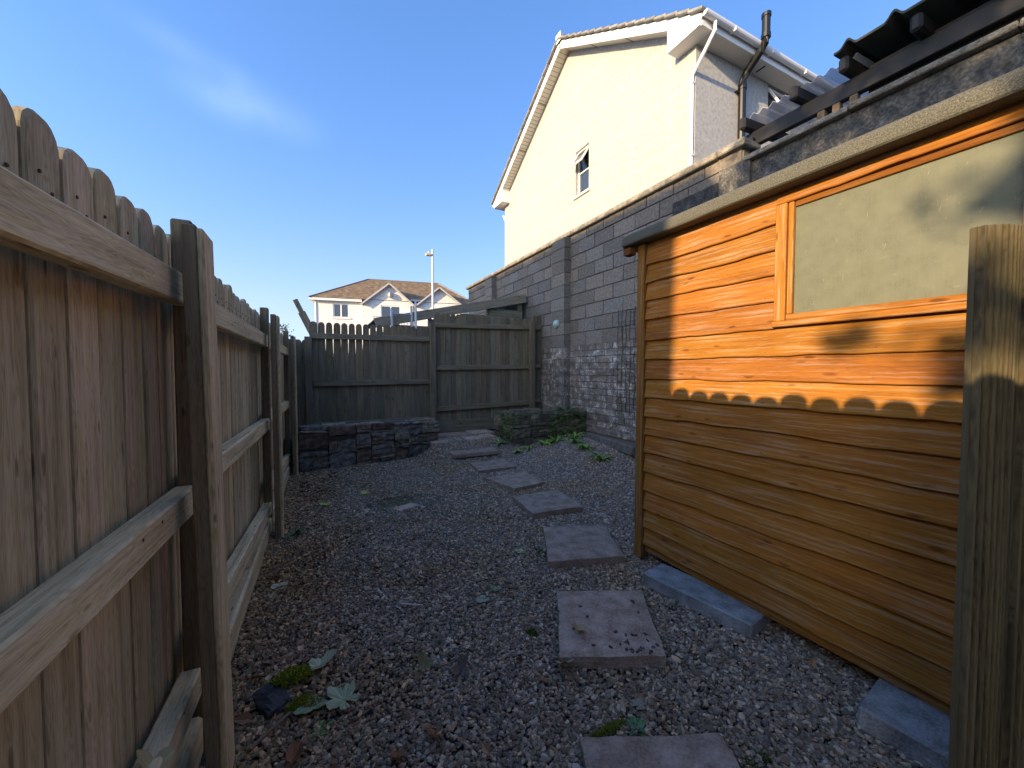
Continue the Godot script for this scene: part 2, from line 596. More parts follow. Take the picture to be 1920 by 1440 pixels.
# the CIE clear sky for that sun (darkest overhead and away from the sun, bright towards it and the horizon), with a few streaks of high cloud
func clear_sky() -> ImageTexture:
	var w := 768
	var h := 384
	var A := nz(3, w, h, 0.008, 5)
	var B := nz(4, w, h, 0.03, 4)
	var out := PackedFloat32Array()
	out.resize(w * h * 3)
	var to_sun := sun_dir()
	# [azimuth from -z to +x, elevation, half width, half height, strength] in degrees
	var sp := [[-5.5, 28.5, 5.0, 1.7, 0.75], [-11.0, 31.5, 4.0, 1.0, 0.4], [-20.0, 10.0, 9.0, 1.0, 0.3], [-115.0, 30.0, 14.0, 3.0, 0.5], [120.0, 24.0, 18.0, 3.0, 0.5], [60.0, 50.0, 14.0, 3.0, 0.3]]
	var deep := Vector3(0.42, 1.0, 2.4)
	var pale := Vector3(0.78, 1.02, 1.4)
	var warm := Vector3(1.12, 1.0, 0.72)
	for y in h:
		var el := PI / 2 - (y + 0.5) / h * PI
		var se := maxf(sin(el), 0.02)
		var grad := 1.0 - exp(-0.32 / se)
		for x in w:
			var i := y * w + x
			var azm := wrapf((x + 0.5) / w * TAU, -PI, PI)
			var c: Vector3
			if el < -0.01:
				c = Vector3(0.09, 0.08, 0.07)
			else:
				var d := Vector3(sin(azm) * cos(el), sin(el), -cos(azm) * cos(el))
				var chi := acos(clampf(d.dot(to_sun), -1.0, 1.0))
				chi = maxf(chi, 0.06)
				var ind := 1.0 + 10.0 * (exp(-3.0 * chi) - 0.009) + 0.45 * cos(chi) * cos(chi)
				var lum := grad * ind / 0.55
				var k := clampf((grad - 0.36) / 0.6, 0.0, 1.0)
				c = deep.lerp(pale, k * k * 0.55 + k * 0.45)
				c = c.lerp(warm, clampf((ind - 1.15) / 4.0, 0.0, 0.85))
				c *= lum * SKY_LEVEL
				var ca := 0.0
				for s in sp:
					var dx: float = wrapf(rad_to_deg(azm) - s[0], -180.0, 180.0) * cos(el) / s[2]
					var dy: float = (rad_to_deg(el) - s[1] + dx * 0.6) / s[3]
					var g := dx * dx + dy * dy
					if g < 6.0:
						ca += s[4] * exp(-g)
				ca *= clampf((A[i] / 255.0 - 0.25) * 1.4 + (B[i] / 255.0 - 0.5) * 0.9, 0.0, 1.0)
				c += Vector3(0.9, 0.95, 1.0) * ca * SKY_LEVEL
			out[i * 3] = c.x; out[i * 3 + 1] = c.y; out[i * 3 + 2] = c.z
	var im := Image.create_from_data(w, h, false, Image.FORMAT_RGBF, out.to_byte_array())
	return ImageTexture.create_from_image(im)

# ------------------------------------------------------------------ ground
func gh(x: float, z: float) -> float:
	var hx := smoothstep(2.4, 4.0, x) * 0.27 * smoothstep(-2.6, -4.6, z)
	var hz := smoothstep(-5.15, -6.0, z) * 0.225 * smoothstep(1.3, 1.9, x)
	var h := maxf(hx, hz)
	if x < 1.75 and z < -6.12:
		h = maxf(h, 0.42)
	if z < -6.9:
		h = maxf(h, 0.3 + smoothstep(-8.0, -30.0, z) * 1.9)
	h = lerpf(h, 1.4, smoothstep(4.2, 4.6, x))
	if x < -0.5:
		h = minf(h, smoothstep(-8.0, -30.0, z) * 2.0)
	return h + noise.get_noise_2d(x * 1.3, z * 1.3) * 0.012

func terrain() -> void:
	var xs := [-400.0, -120.0, -40.0, -20.0, -10.0, -5.0, -2.5, -1.2]
	var k := -0.7
	while k < 4.9:
		xs.append(k)
		k += 0.1
	xs.append_array([5.5, 7.0, 10.0, 16.0, 30.0, 60.0, 140.0, 400.0])
	var zs := [60.0, 20.0, 8.0, 4.0, 2.0]
	k = 1.2
	while k > -8.2:
		zs.append(k)
		k -= 0.1
	zs.append_array([-9.0, -11.0, -14.0, -18.0, -24.0, -32.0, -45.0, -70.0, -150.0, -400.0, -900.0])
	var mb := MB.new()
	mb.ctr = Vector3(0, -1e4, 0)
	for i in xs.size() - 1:
		for j in zs.size() - 1:
			var P := []
			for q in [[0, 0], [1, 0], [1, 1], [0, 1]]:
				var x: float = xs[i + q[0]]
				var z: float = zs[j + q[1]]
				P.append(Vector3(x, gh(x, z) - 0.01, z))
			mb.quad(P[0], P[1], P[2], P[3])
	tag(put(mb, "ground", mats.soil), "dark soil ground under the gravel and beyond the yard", "", "", "structure")

# does a gravel chip belong here?
func gravel_at(x: float, z: float) -> bool:
	if x < -0.36 or x > 4.05 or z > 0.9 or z < -6.8:
		return false
	if z > -2.0 and x > 2.75:
		return false
	if x < 1.8 and z < -5.9 - 0.12 * x:
		return false
	if z < -5.7 and x > 2.75 + (-5.7 - z) * 0.05:
		return false
	return true

func gravel() -> void:
	var root := Node3D.new()
	root.name = "gravel"
	add_child(root)
	tag(root, "dark grey slate gravel covering the yard floor", "gravel", "", "stuff")
	# three chip shapes
	for sh in 3:
		var mb := MB.new()
		var ico := SphereMesh.new()
		ico.radius = 0.5
		ico.height = 1.0
		ico.radial_segments = 6
		ico.rings = 2
		var a := ico.get_mesh_arrays()
		var vv: PackedVector3Array = a[Mesh.ARRAY_VERTEX]
		var ii: PackedInt32Array = a[Mesh.ARRAY_INDEX]
		var moved := {}
		for q in vv:
			var key := q.snapped(Vector3.ONE * 0.01)
			if not moved.has(key):
				moved[key] = q * rng.randf_range(0.72, 1.25) + Vector3(rng.randf_range(-0.1, 0.1), rng.randf_range(-0.1, 0.1), rng.randf_range(-0.1, 0.1))
		for t in ii.size() / 3:
			mb.tri(moved[vv[ii[t * 3]].snapped(Vector3.ONE * 0.01)], moved[vv[ii[t * 3 + 1]].snapped(Vector3.ONE * 0.01)], moved[vv[ii[t * 3 + 2]].snapped(Vector3.ONE * 0.01)], Vector2.ZERO, Vector2.ZERO, Vector2.ZERO)
		var buf := PackedFloat32Array()
		var count := 0
		var target := 95000
		while count < target:
			var x := rng.randf_range(-0.36, 4.05)
			var z := rng.randf_range(-6.8, 0.9)
			if not gravel_at(x, z):
				continue
			# patches where soil shows through or chips are browner
			var patch := noise.get_noise_2d(x * 0.9 + 20.0, z * 0.9)
			var near_fence := smoothstep(0.35, -0.3, x)
			if rng.randf() < near_fence * 0.15:
				continue
			if patch > 0.12 and rng.randf() < minf(0.4, (patch - 0.12) * 1.6) and x < 1.6:
				continue
			var bare := Vector2((x - 0.78) / 0.4, (z + 4.05) / 0.26).length()
			if bare < 1.0 and rng.randf() < 0.75:
				continue
			var far_ := smoothstep(-2.0, -5.0, z)
			var s := rng.randf_range(0.01, 0.022) * (1.0 + 0.15 * far_)
			if rng.randf() < 0.05:
				s *= 1.5
			var sc := Vector3(s * rng.randf_range(1.0, 1.6), s * rng.randf_range(0.45, 0.8), s * rng.randf_range(0.8, 1.1))
			var b := Basis.from_euler(Vector3(rng.randfn(0.0, 0.35), rng.randf() * TAU, rng.randfn(0.0, 0.35))) * Basis.from_scale(sc)
			var y := gh(x, z) + rng.randf_range(-0.004, 0.012)
			var g := 0.1 + 0.38 * rng.randf() * rng.randf()
			if rng.randf() < 0.03:
				g = rng.randf_range(0.3, 0.5)
			var warm := 0.34 + 0.22 * maxf(0.0, patch) + near_fence * 0.2 + rng.randf_range(-0.12, 0.12) - smoothstep(1.5, 3.0, x) * 0.14
			var col := Color(g * (1.0 + warm), g, g * (1.0 - warm * 0.9))
			if rng.randf() < 0.03 + near_fence * 0.14 + maxf(0.0, patch) * 0.2:
				col = Color(0.24, 0.14, 0.08) * rng.randf_range(0.5, 1.3)
			buf.append_array(PackedFloat32Array([b.x.x, b.y.x, b.z.x, x, b.x.y, b.y.y, b.z.y, y, b.x.z, b.y.z, b.z.z, z, col.r, col.g, col.b, 1.0]))
			count += 1
		var mm := MultiMesh.new()
		mm.transform_format = MultiMesh.TRANSFORM_3D
		mm.use_colors = true
		mm.mesh = mb.mesh()
		mm.mesh.surface_set_material(0, mats.gravel_stone)
		mm.instance_count = count
		mm.buffer = buf
		var mi := MultiMeshInstance3D.new()
		mi.name = "chips"
		mi.multimesh = mm
		mi.set_meta("kind", "stuff")
		root.add_child(mi, true)

# an uneven flag: top outline, thickness, riven surface
func flag(mb: MB, corners: Array, y: float, th: float, seed_: float, rough := 0.004) -> void:
	var k := 9
	var top := []
	for i in k + 1:
		for j in k + 1:
			var a := float(i) / k
			var b := float(j) / k
			var p: Vector2 = (corners[0] as Vector2).lerp(corners[1], a).lerp((corners[3] as Vector2).lerp(corners[2], a), b)
			var edge := minf(minf(i, k - i), minf(j, k - j))
			var yy := y + noise.get_noise_3d(p.x * 4.0 + seed_, p.y * 4.0, seed_) * rough * 1.6
			if edge == 0:
				var c0: Vector2 = (corners[0] + corners[1] + corners[2] + corners[3]) / 4.0
				p += (c0 - p).normalized() * (0.006 + 0.014 * absf(noise.get_noise_3d(p.x * 11.0, p.y * 11.0, seed_ + 3.0)))
				yy -= 0.006
			top.append(Vector3(p.x, yy, p.y))
	mb.ctr = Vector3(0, -1e4, 0)
	for i in k:
		for j in k:
			mb.quad(top[i * (k + 1) + j], top[(i + 1) * (k + 1) + j], top[(i + 1) * (k + 1) + j + 1], top[i * (k + 1) + j + 1])
	var rim := []
	for i in k: rim.append(top[i * (k + 1)])
	for j in k: rim.append(top[k * (k + 1) + j])
	for i in k: rim.append(top[(k - i) * (k + 1) + k])
	for j in k: rim.append(top[k - j])
	mb.ctr = Vector3.ZERO
	for p in rim: mb.ctr += p / rim.size()
	mb.ctr.y = y - th / 2
	for i in rim.size():
		var p: Vector3 = rim[i]
		var q: Vector3 = rim[(i + 1) % rim.size()]
		var out_p: Vector3 = (p - mb.ctr); out_p.y = 0; out_p = out_p.normalized() * rng.randf_range(0.0, 0.006)
		mb.quad(p, q, Vector3(q.x, y - th, q.z), Vector3(p.x, y - th, p.z))
	mb.ctr = Vector3.ZERO

func patio() -> void:
	var root := Node3D.new()
	root.name = "patio"
	add_child(root)
	tag(root, "small paved patio of pale flags in front of the far fence", "", "", "structure")
	var rows := [[-5.95, -6.42, [1.62, 2.2, 2.78]], [-6.43, -6.8, [1.7, 2.45, 2.9]]]
	var tones := [Color(1.35, 1.3, 1.28), Color(1.5, 1.5, 1.55), Color(1.1, 1.02, 0.95), Color(1.4, 1.42, 1.48)]
	var n := 0
	for r in rows:
		for i in 2:
			var mb := MB.new()
			mb.tint = tones[n]
			var x0: float = r[2][i] + 0.005
			var x1: float = r[2][i + 1] - 0.005
			flag(mb, [Vector2(x0, r[0]), Vector2(x1, r[0]), Vector2(x1, r[1]), Vector2(x0, r[1])], 0.235 + 0.008 * n, 0.1, 3.0 + n)
			put(mb, "flagstone", mats.slab, root)
			n += 1

# ------------------------------------------------------------------ fences
func tapered_picket(w: float, h: float, from: float, top_w: float, ry := 0.05) -> PackedVector2Array:
	var p := PackedVector2Array([Vector2(-w / 2, 0), Vector2(w / 2, 0), Vector2(w / 2, from), Vector2(top_w / 2, h - ry)])
	for i in range(1, 7):
		var a := PI * i / 7.0
		p.append(Vector2(cos(a) * top_w / 2 * 0.98, h - ry + sin(a) * ry))
	p.append(Vector2(-top_w / 2, h - ry))
	p.append(Vector2(-w / 2, from))
	return p

func picket_shape(w: float, h: float, ry := 0.045) -> PackedVector2Array:
	var p := PackedVector2Array([Vector2(-w / 2, 0), Vector2(w / 2 - rng.randf() * 0.001, 0), Vector2(w / 2 - rng.randf() * 0.001, h - ry)])
	var k := rng.randf_range(0.9, 1.1)
	for q in [[0.44, 0.5], [0.3, 0.86], [0.16, 0.99], [-0.14, 1.0], [-0.29, 0.86], [-0.43, 0.52]]:
		p.append(Vector2(q[0] * w, h - ry + q[1] * ry * k))
	p.append(Vector2(-w / 2 + rng.randf() * 0.001, h - ry))
	return p

func fx(z: float) -> float:
	return -0.275 + 0.02 * (-1.6 - z)

func side_fence() -> void:
	var root := thing("picket_fence", "weathered brown picket fence with rounded tops running along the left side", "fence")
	var posts := [0.62, -1.5, -3.62, -5.74]
	for i in posts.size():
		var z: float = posts[i]
		var x := fx(z)
		var mb := MB.new()
		mb.tint = Color(0.5, 0.44, 0.39) * rng.randf_range(0.9, 1.1)  # post colour darkened to paint in the shade on its near side
		var lean := 0.014 if i == 1 else rng.randf_range(-0.004, 0.008)
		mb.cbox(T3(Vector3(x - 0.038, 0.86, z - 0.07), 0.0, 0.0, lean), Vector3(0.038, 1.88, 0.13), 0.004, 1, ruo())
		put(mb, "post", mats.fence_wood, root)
		var fbm := MB.new()
		fbm.tint = Color(1.3, 1.25, 1.12)  # board kept light to paint the lit side of the post
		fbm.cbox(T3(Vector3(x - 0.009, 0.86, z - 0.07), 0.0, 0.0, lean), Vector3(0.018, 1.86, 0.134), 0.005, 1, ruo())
		put(fbm, "lightened_face_board", mats.fence_wood, root)
		var back := MB.new()
		back.tint = Color(0.5, 0.45, 0.4)  # dark colour stands in for the shaded gap beside the front post
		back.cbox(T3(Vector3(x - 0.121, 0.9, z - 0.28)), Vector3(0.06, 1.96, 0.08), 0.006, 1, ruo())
		tag(put(back, "backing_post", mats.fence_wood, root), "rear post tinted dark to fill the shaded gap behind the front post", "")
	# rails: [height near, height far]
	for i in posts.size() - 1:
		var za: float = posts[i] - 0.325
		var zb: float = posts[i + 1] - 0.235
		for r in [[1.57, 1.63, 0.1, 0.05], [0.95, 0.91, 0.095, 0.065], [0.33 if i == 0 else 0.36, 0.25 if i == 0 else 0.2, 0.095, 0.065]]:
			var mb := MB.new()
			mb.tint = Color(1.5, 1.5, 1.42) * rng.randf_range(0.92, 1.05)
			var ya: float = r[0]
			var yb: float = r[1]
			if i > 0 and r[0] > 1.5:
				ya = 1.6; yb = 1.6
			bar(mb, Vector3(fx(za) - 0.12 - r[3] / 2 + 0.02, ya, za), Vector3(fx(zb) - 0.12 - r[3] / 2 + 0.02, yb, zb), r[3], r[2], 0.006)
			put(mb, "rail", mats.fence_wood, root)
		var gb := MB.new()
		gb.tint = Color(1.4, 1.4, 1.3)
		bar(gb, Vector3(fx(za) - 0.135, 0.07, za), Vector3(fx(zb) - 0.135, 0.045, zb), 0.07, 0.16, 0.012)
		put(gb, "gravel_board", mats.fence_wood, root)
	var nails := MB.new()
	nails.tint = Color(0.5, 0.42, 0.36)
	# pickets
	var z := 0.6
	var n := 0
	while z > -6.74:
		var w := rng.randf_range(0.116, 0.125)
		var zc := z - w / 2
		var skip := false
		for p in posts:
			if false:
				skip = true
		if not skip:
			var mb := MB.new()
			var g := rng.randf_range(0.9, 1.35)
			mb.tint = Color(g * rng.randf_range(0.97, 1.08), g, g * rng.randf_range(0.86, 1.04))
			var h := 1.79 + rng.randf_range(-0.012, 0.012)
			var T := T3(Vector3(fx(zc) - 0.2 + rng.randf_range(-0.002, 0.002), 0.07, zc), PI / 2 + rng.randf_range(-0.004, 0.004), 0.0, rng.randf_range(-0.0012, 0.0012))
			mb.prism(picket_shape(w, h, 0.042), 0.021, T, ruo(), Vector2(2.0, 0.5), rng.randf_range(0.003, 0.006))
			put(mb, "picket", mats.fence_wood, root)
		for i in posts.size() - 1:
			if zc < posts[i] - 0.3 and zc > posts[i + 1] - 0.1:
				for ry in [1.6, 0.93, 0.28]:
					for k in 2:
						if ry > 1.5:
							var c := Vector3(fx(zc) - 0.1885, 1.72 + 0.03 * k, zc + (k - 0.5) * 0.04)
							nails.tube(PackedVector3Array([c, c + Vector3(0.0025, 0, 0)]), 0.0045, 0.004, 6)
						elif k == 0 and rng.randf() < 0.3:
							var c := Vector3(fx(zc) - 0.101, ry + 0.01, zc)
							nails.tube(PackedVector3Array([c, c + Vector3(0.0025, 0, 0)]), 0.005, 0.0045, 6)
		var gap := rng.randf_range(0.006, 0.01)
		var zs := z - w - gap / 2
		var strip := MB.new()  # strip added behind each picket gap to block sun and darken the seam
		strip.tint = Color(0.8, 0.76, 0.7)
		strip.cbox(T3(Vector3(fx(zs) - 0.219, 0.94, zs)), Vector3(0.01, 1.755, 0.03), 0.001, 1, ruo())
		put(strip, "added_gap_strip", mats.fence_wood, root)
		z -= w + gap
		n += 1
	tag(put(nails, "nail_heads", mats.rust, root), "", "", "", "stuff")

func back_fence() -> void:
	var root := thing("grey_fence", "grey weathered picket fence across the far end of the yard", "fence")
	var Z := -6.85
	var T := Color(0.6, 0.58, 0.56)
	# posts
	for p in [[-0.06, 1.87, 0.1], [1.87, 2.16, 0.1], [3.86, 2.29, 0.1]]:
		var mb := MB.new()
		mb.tint = T * rng.randf_range(0.55, 0.7)
		mb.cbox(T3(Vector3(p[0], p[1] / 2, Z + 0.07)), Vector3(p[2], p[1], 0.09), 0.006, 1, ruo())
		put(mb, "post", mats.fence_wood, root)
	# left panel: the first boards have shrunk apart towards the top
	var x := -0.37
	var n := 0
	while x < 1.83:
		var open := x > 0.05 and n < 13
		var w := rng.randf_range(0.108, 0.114)
		var mb := MB.new()
		var g := rng.randf_range(0.6, 0.85)
		mb.tint = Color(T.r * g * rng.randf_range(1.0, 1.12), T.g * g, T.b * g * rng.randf_range(0.88, 1.05))
		var pl := T3(Vector3(x + w / 2, 0.33, Z + (0.003 if n % 2 else -0.003)), 0, 0, rng.randf_range(-0.001, 0.001))
		if open:
			mb.prism(tapered_picket(w, 1.78, rng.randf_range(1.1, 1.3), w - rng.randf_range(0.016, 0.024)), 0.018, pl, ruo(), Vector2(2.0, 0.5), 0.004)
		else:
			mb.prism(picket_shape(w, 1.78 if x > -0.1 else 1.5, 0.05), 0.018, pl, ruo(), Vector2(2.0, 0.5), 0.004)
		put(mb, "picket", mats.fence_wood, root)
		x += w - 0.0015
		n += 1
	for r in [[1.885, 1.9], [1.15, 1.165], [0.5, 0.5]]:
		var mb := MB.new()
		mb.tint = T * rng.randf_range(0.72, 0.82)
		bar(mb, Vector3(0.0, r[0], Z + 0.035), Vector3(1.82, r[1], Z + 0.035), 0.05, 0.085, 0.005)
		put(mb, "rail", mats.fence_wood, root)
	# gate panel
	x = 1.93
	while x < 3.82:
		var w := rng.randf_range(0.094, 0.1)
		var mb := MB.new()
		var g := rng.randf_range(0.55, 0.85)
		if rng.randf() < 0.15:
			g = 0.88
		mb.tint = Color(T.r * g * rng.randf_range(0.95, 1.08), T.g * g, T.b * g * rng.randf_range(0.9, 1.08))
		mb.prism(picket_shape(w, 1.96, 0.045), 0.018, T3(Vector3(x + w / 2, 0.41, Z - 0.01 + rng.randf_range(-0.003, 0.003))), ruo(), Vector2(2.0, 0.5), 0.004)
		put(mb, "picket", mats.fence_wood, root)
		x += w + 0.0015
	for r in [[2.15, 2.2], [1.4, 1.43], [0.67, 0.72]]:
		var mb := MB.new()
		mb.tint = T * rng.randf_range(0.72, 0.85)
		bar(mb, Vector3(1.93, r[0], Z + 0.03), Vector3(3.81, r[1], Z + 0.03), 0.05, 0.085, 0.005)
		put(mb, "rail", mats.fence_wood, root)
	part_box("gravel_board", mats.fence_wood, root, Vector3(1.93, 0.24, Z - 0.03), Vector3(3.81, 0.46, Z + 0.015), 0.006, 0, T * 0.7)
	# short end piece against the block wall
	for i in 2:
		var mb := MB.new()
		mb.tint = T * 0.6
		mb.prism(picket_shape(0.1, 2.1, 0.045), 0.018, T3(Vector3(3.97 + i * 0.104, 0.35, Z - 0.02)), ruo())
		put(mb, "picket", mats.fence_wood, root)
	for y in [2.2, 1.45, 0.75]:
		part_box("rail", mats.fence_wood, root, Vector3(3.91, y - 0.04, Z), Vector3(4.08, y + 0.04, Z + 0.05), 0.005, 0, T * 0.7)

# ------------------------------------------------------------------ block wall
const WX := 4.12
func block_wall() -> void:
	var root := thing("block_wall", "tall grey concrete block wall behind the shed, with piers and white salt stains", "wall")
	part_box("mortar_core", mats.mortar, root, Vector3(WX + 0.018, 0.0, -11.03), Vector3(WX + 0.2, 3.72, -2.72), 0.002, 2)
	var zs0 := -2.73
	var lower := 0.105
	# lower thin courses, seen only in front of the far fence
	var y := 0.33
	var row := 0
	while y < 1.78:
		var z := zs0 - 0.9 - (0.22 if row % 2 else 0.0)
		while z > -6.9:
			var len_ := rng.randf_range(0.4, 0.45)
			if not (z < -6.0 and z > -6.3):
				var mb := MB.new()
				mb.tint = grey(0.8, 1.25, 0.04)
				mb.cbox(T3(Vector3(WX + 0.03 + rng.randf_range(-0.003, 0.003), y + 0.05, z - len_ / 2)), Vector3(0.06, 0.097, len_ - 0.01), 0.004, 2, Vector2.ZERO, Vector2.ONE, 0.002, rng)
				put(mb, "block", mats.stained_block, root)
			z -= len_
		y += lower
		row += 1
	# full courses
	y = 1.79
	while y < 3.6:
		var z := zs0 - (0.22 if row % 2 else 0.0)
		if row % 2:
			var hb := MB.new()
			hb.tint = grey(0.8, 1.2, 0.03)
			hb.cbox(T3(Vector3(WX + 0.03, y + 0.107, zs0 - 0.11)), Vector3(0.06, 0.21, 0.21), 0.004, 2, Vector2.ZERO, Vector2.ONE, 0.002, rng)
			put(hb, "block", mats.block, root)
		while z > -10.9:
			var len_ := minf(0.448, z + 11.03)
			if not (y < 2.1 and z < -7.4):
				var mb := MB.new()
				mb.tint = grey(0.78, 1.18, 0.05)
				mb.tint.b *= 1.04
				mb.cbox(T3(Vector3(WX + 0.03 + rng.randf_range(-0.004, 0.004), y + 0.107, z - len_ / 2)), Vector3(0.06, 0.211, len_ - 0.014), 0.004, 2, Vector2.ZERO, Vector2.ONE, 0.002, rng)
				put(mb, "block", mats.block, root)
			z -= 0.448
		y += 0.225
		row += 1
	# piers
	for pz in [-5.86, -9.03]:
		var yy := 0.3 if pz > -7.0 else 1.6
		while yy < 3.66:
			var hh := 0.22
			if rng.randf() < 0.35:
				hh = 0.075
			hh = minf(hh, 3.71 - yy)
			var mb := MB.new()
			mb.tint = grey(0.8, 1.2, 0.04)
			mb.cbox(T3(Vector3(WX - 0.058, yy + hh / 2, pz - 0.2)), Vector3(0.156, hh - 0.008, 0.4), 0.005, 2, Vector2.ZERO, Vector2.ONE, 0.003, rng)
			put(mb, "pier_block", mats.stained_block if yy < 1.7 and rng.randf() < 0.7 else mats.block, root)
			yy += hh
		part_box("pier_core", mats.mortar, root, Vector3(WX - 0.125, 0.3, pz - 0.39), Vector3(WX, 3.7, pz - 0.012), 0.002)
	# coping
	var z := -11.08
	while z < -2.7:
		var z1 := minf(z + 0.9, -2.66)
		var mb := MB.new()
		mb.tint = grey(0.85, 1.15, 0.05)
		mb.cbox(T3(Vector3(WX + 0.08, 3.765, (z + z1) / 2), 0.0, 0.0, 0.0), Vector3(0.3, 0.075, z1 - z - 0.006), 0.012, 2, Vector2.ZERO, Vector2.ONE, 0.003, rng)
		put(mb, "coping_stone", mats.coping, root)
		z = z1
	# bulkhead light on the near pier
	var bl := thing("bulkhead_light", "small pale green round bulkhead light on the block wall pier", "wall light", Vector3(WX - 0.137, 2.2, -6.08))
	var b := MB.new()
	var path := PackedVector3Array([Vector3(0, 0, 0), Vector3(-0.03, 0, 0)])
	b.tube(path, 0.075, 0.075, 16)
	put(b, "base", mats.light_body, bl)
	var dm := MB.new()
	for i in 5:
		var a0 := PI / 2 * i / 5.0
		var a1 := PI / 2 * (i + 1) / 5.0
		for j in 14:
			var p0 := TAU * j / 14.0
			var p1 := TAU * (j + 1) / 14.0
			var f := func(a: float, p: float) -> Vector3: return Vector3(-0.03 - sin(a) * 0.045, cos(a) * 0.066 * sin(p), cos(a) * 0.066 * cos(p))
			dm.ctr = Vector3(-0.03, 0, 0)
			dm.quad(f.call(a0, p0), f.call(a0, p1), f.call(a1, p1), f.call(a1, p0))
	dm.tint = Color(1.2, 1.25, 1.2)
	put(dm, "cover", mats.light_body, bl)
	# wires / loose netting hanging on the wall beside the shed
	var net := thing("garden_netting", "black netting strands hanging on the block wall beside the shed", "netting", Vector3(WX - 0.012, 0, -4.25))
	for i in 8:
		var mb := MB.new()
		var zz := -0.35 + i * 0.085
		var pp := PackedVector3Array()
		for q in 9:
			pp.append(Vector3(rng.randf_range(-0.006, 0.0), 2.25 - q * 0.19 + rng.randf_range(-0.03, 0.03), zz + rng.randf_range(-0.02, 0.02)))
		mb.tube(pp, 0.0035, 0.0035, 5)
		put(mb, "strand", mats.rubber, net)
	for i in 12:
		var mb := MB.new()
		var pp := PackedVector3Array()
		for q in 6:
			pp.append(Vector3(rng.randf_range(-0.01, -0.004), 2.2 - i * 0.125 + rng.randf_range(-0.015, 0.015), -0.36 + q * 0.122))
		mb.tube(pp, 0.0025, 0.0025, 5)
		put(mb, "cross_strand", mats.rubber, net)

func low_wall() -> void:
	var root := thing("rendered_wall", "dark weathered rendered wall with flat coping, right of the block wall", "wall")
	part_box("wall_body", mats.old_render, root, Vector3(WX - 0.02, 0.0, -2.71), Vector3(WX + 0.19, 3.53, 2.6), 0.004)
	part_box("end_block", mats.old_render, root, Vector3(WX - 0.07, 3.25, -2.95), Vector3(WX - 0.001, 3.56, -2.6), 0.008)
	part_box("packing_stone", mats.old_render, root, Vector3(WX - 0.05, 3.24, -3.6), Vector3(WX - 0.001, 3.46, -2.97), 0.01, 2, Color(0.6, 0.6, 0.62))
	var z := -2.66
	while z < 2.5:
		var mb := MB.new()
		mb.tint = grey(0.7, 1.0, 0.03)
		mb.cbox(T3(Vector3(WX + 0.07, 3.56 + rng.randf_range(-0.003, 0.003), z + 0.45)), Vector3(0.32, 0.05, 0.893), 0.008, 2, Vector2.ZERO, Vector2.ONE, 0.003, rng)
		put(mb, "coping_stone", mats.coping, root)
		z += 0.9

func pergola() -> void:
	var root := thing("pergola", "dark timber lean-to frame with corrugated sheets above the rendered wall", "pergola")
	var bm := MB.new()
	bar(bm, Vector3(4.32, 3.86, -2.8), Vector3(4.32, 3.86, 2.2), 0.07, 0.15, 0.006)
	put(bm, "beam", mats.dark_paint, root)
	var ft := MB.new()
	ft.cbox(T3(Vector3(4.3, 3.71, -2.74)), Vector3(0.12, 0.3, 0.1), 0.008)
	put(ft, "post", mats.dark_paint, root)
	for z in [-2.74, -2.24, -1.84, -1.38, -0.95, -0.5, 0.2]:
		var mb := MB.new()
		var y := 3.99 if z < -2.5 else 4.0
		bar(mb, Vector3(4.12, y, z), Vector3(6.6, y + 0.1, z), 0.075, 0.13, 0.02)
		put(mb, "joist", mats.dark_paint, root)
	for z in [-2.08, -1.96, -1.83]:
		part_box("baluster", mats.fence_wood, root, Vector3(4.29, 3.585, z - 0.03), Vector3(4.35, 3.79, z + 0.03), 0.004, 1, Color(0.3, 0.26, 0.24))
	# corrugated sheets: ridges run along x
	for s in [[-2.78, -1.78, 4.07, 6.4, "clear_sheet", "clear_sheet", 4.22], [-1.9, 2.2, 4.1, 6.6, "dark_sheet", "bitumen_sheet", 4.1]]:
		var mb := MB.new()
		var k := int((s[1] - s[0]) / 0.0125)
		var pitch := 0.1 if s[4] == "clear_sheet" else 0.3
		for i in k:
			var za: float = s[0] + (s[1] - s[0]) * i / k
			var zb: float = s[0] + (s[1] - s[0]) * (i + 1) / k
			var ya := 0.0
			var yb := 0.0
			if s[4] == "clear_sheet":
				ya = sin(za / pitch * TAU) * 0.018; yb = sin(zb / pitch * TAU) * 0.018
			else:
				ya = pow(maxf(0.0, cos(za / pitch * TAU)), 3.0) * 0.06; yb = pow(maxf(0.0, cos(zb / pitch * TAU)), 3.0) * 0.06
			var yo: float = s[2]
			var th := 0.003 if s[4] == "clear_sheet" else 0.02
			var A := Vector3(s[6], yo + ya, za)
			var B := Vector3(s[6], yo + yb, zb)
			var C := Vector3(s[3], yo + yb + 0.12, zb)
			var D := Vector3(s[3], yo + ya + 0.12, za)
			var dn := Vector3(0, th, 0)
			mb.face(A + dn, B + dn, C + dn, D + dn, Vector3.UP)
			mb.face(A, B, C, D, Vector3.DOWN)
			mb.face(A, B, B + dn, A + dn, Vector3.LEFT)
		put(mb, s[4], mats[s[5]], root)
	# dark cladding behind the wall top, below the far half of the sheets
	part_box("back_panel", mats.dark_paint, root, Vector3(4.36, 3.3, -1.75), Vector3(4.39, 4.0, 2.2), 0.002)

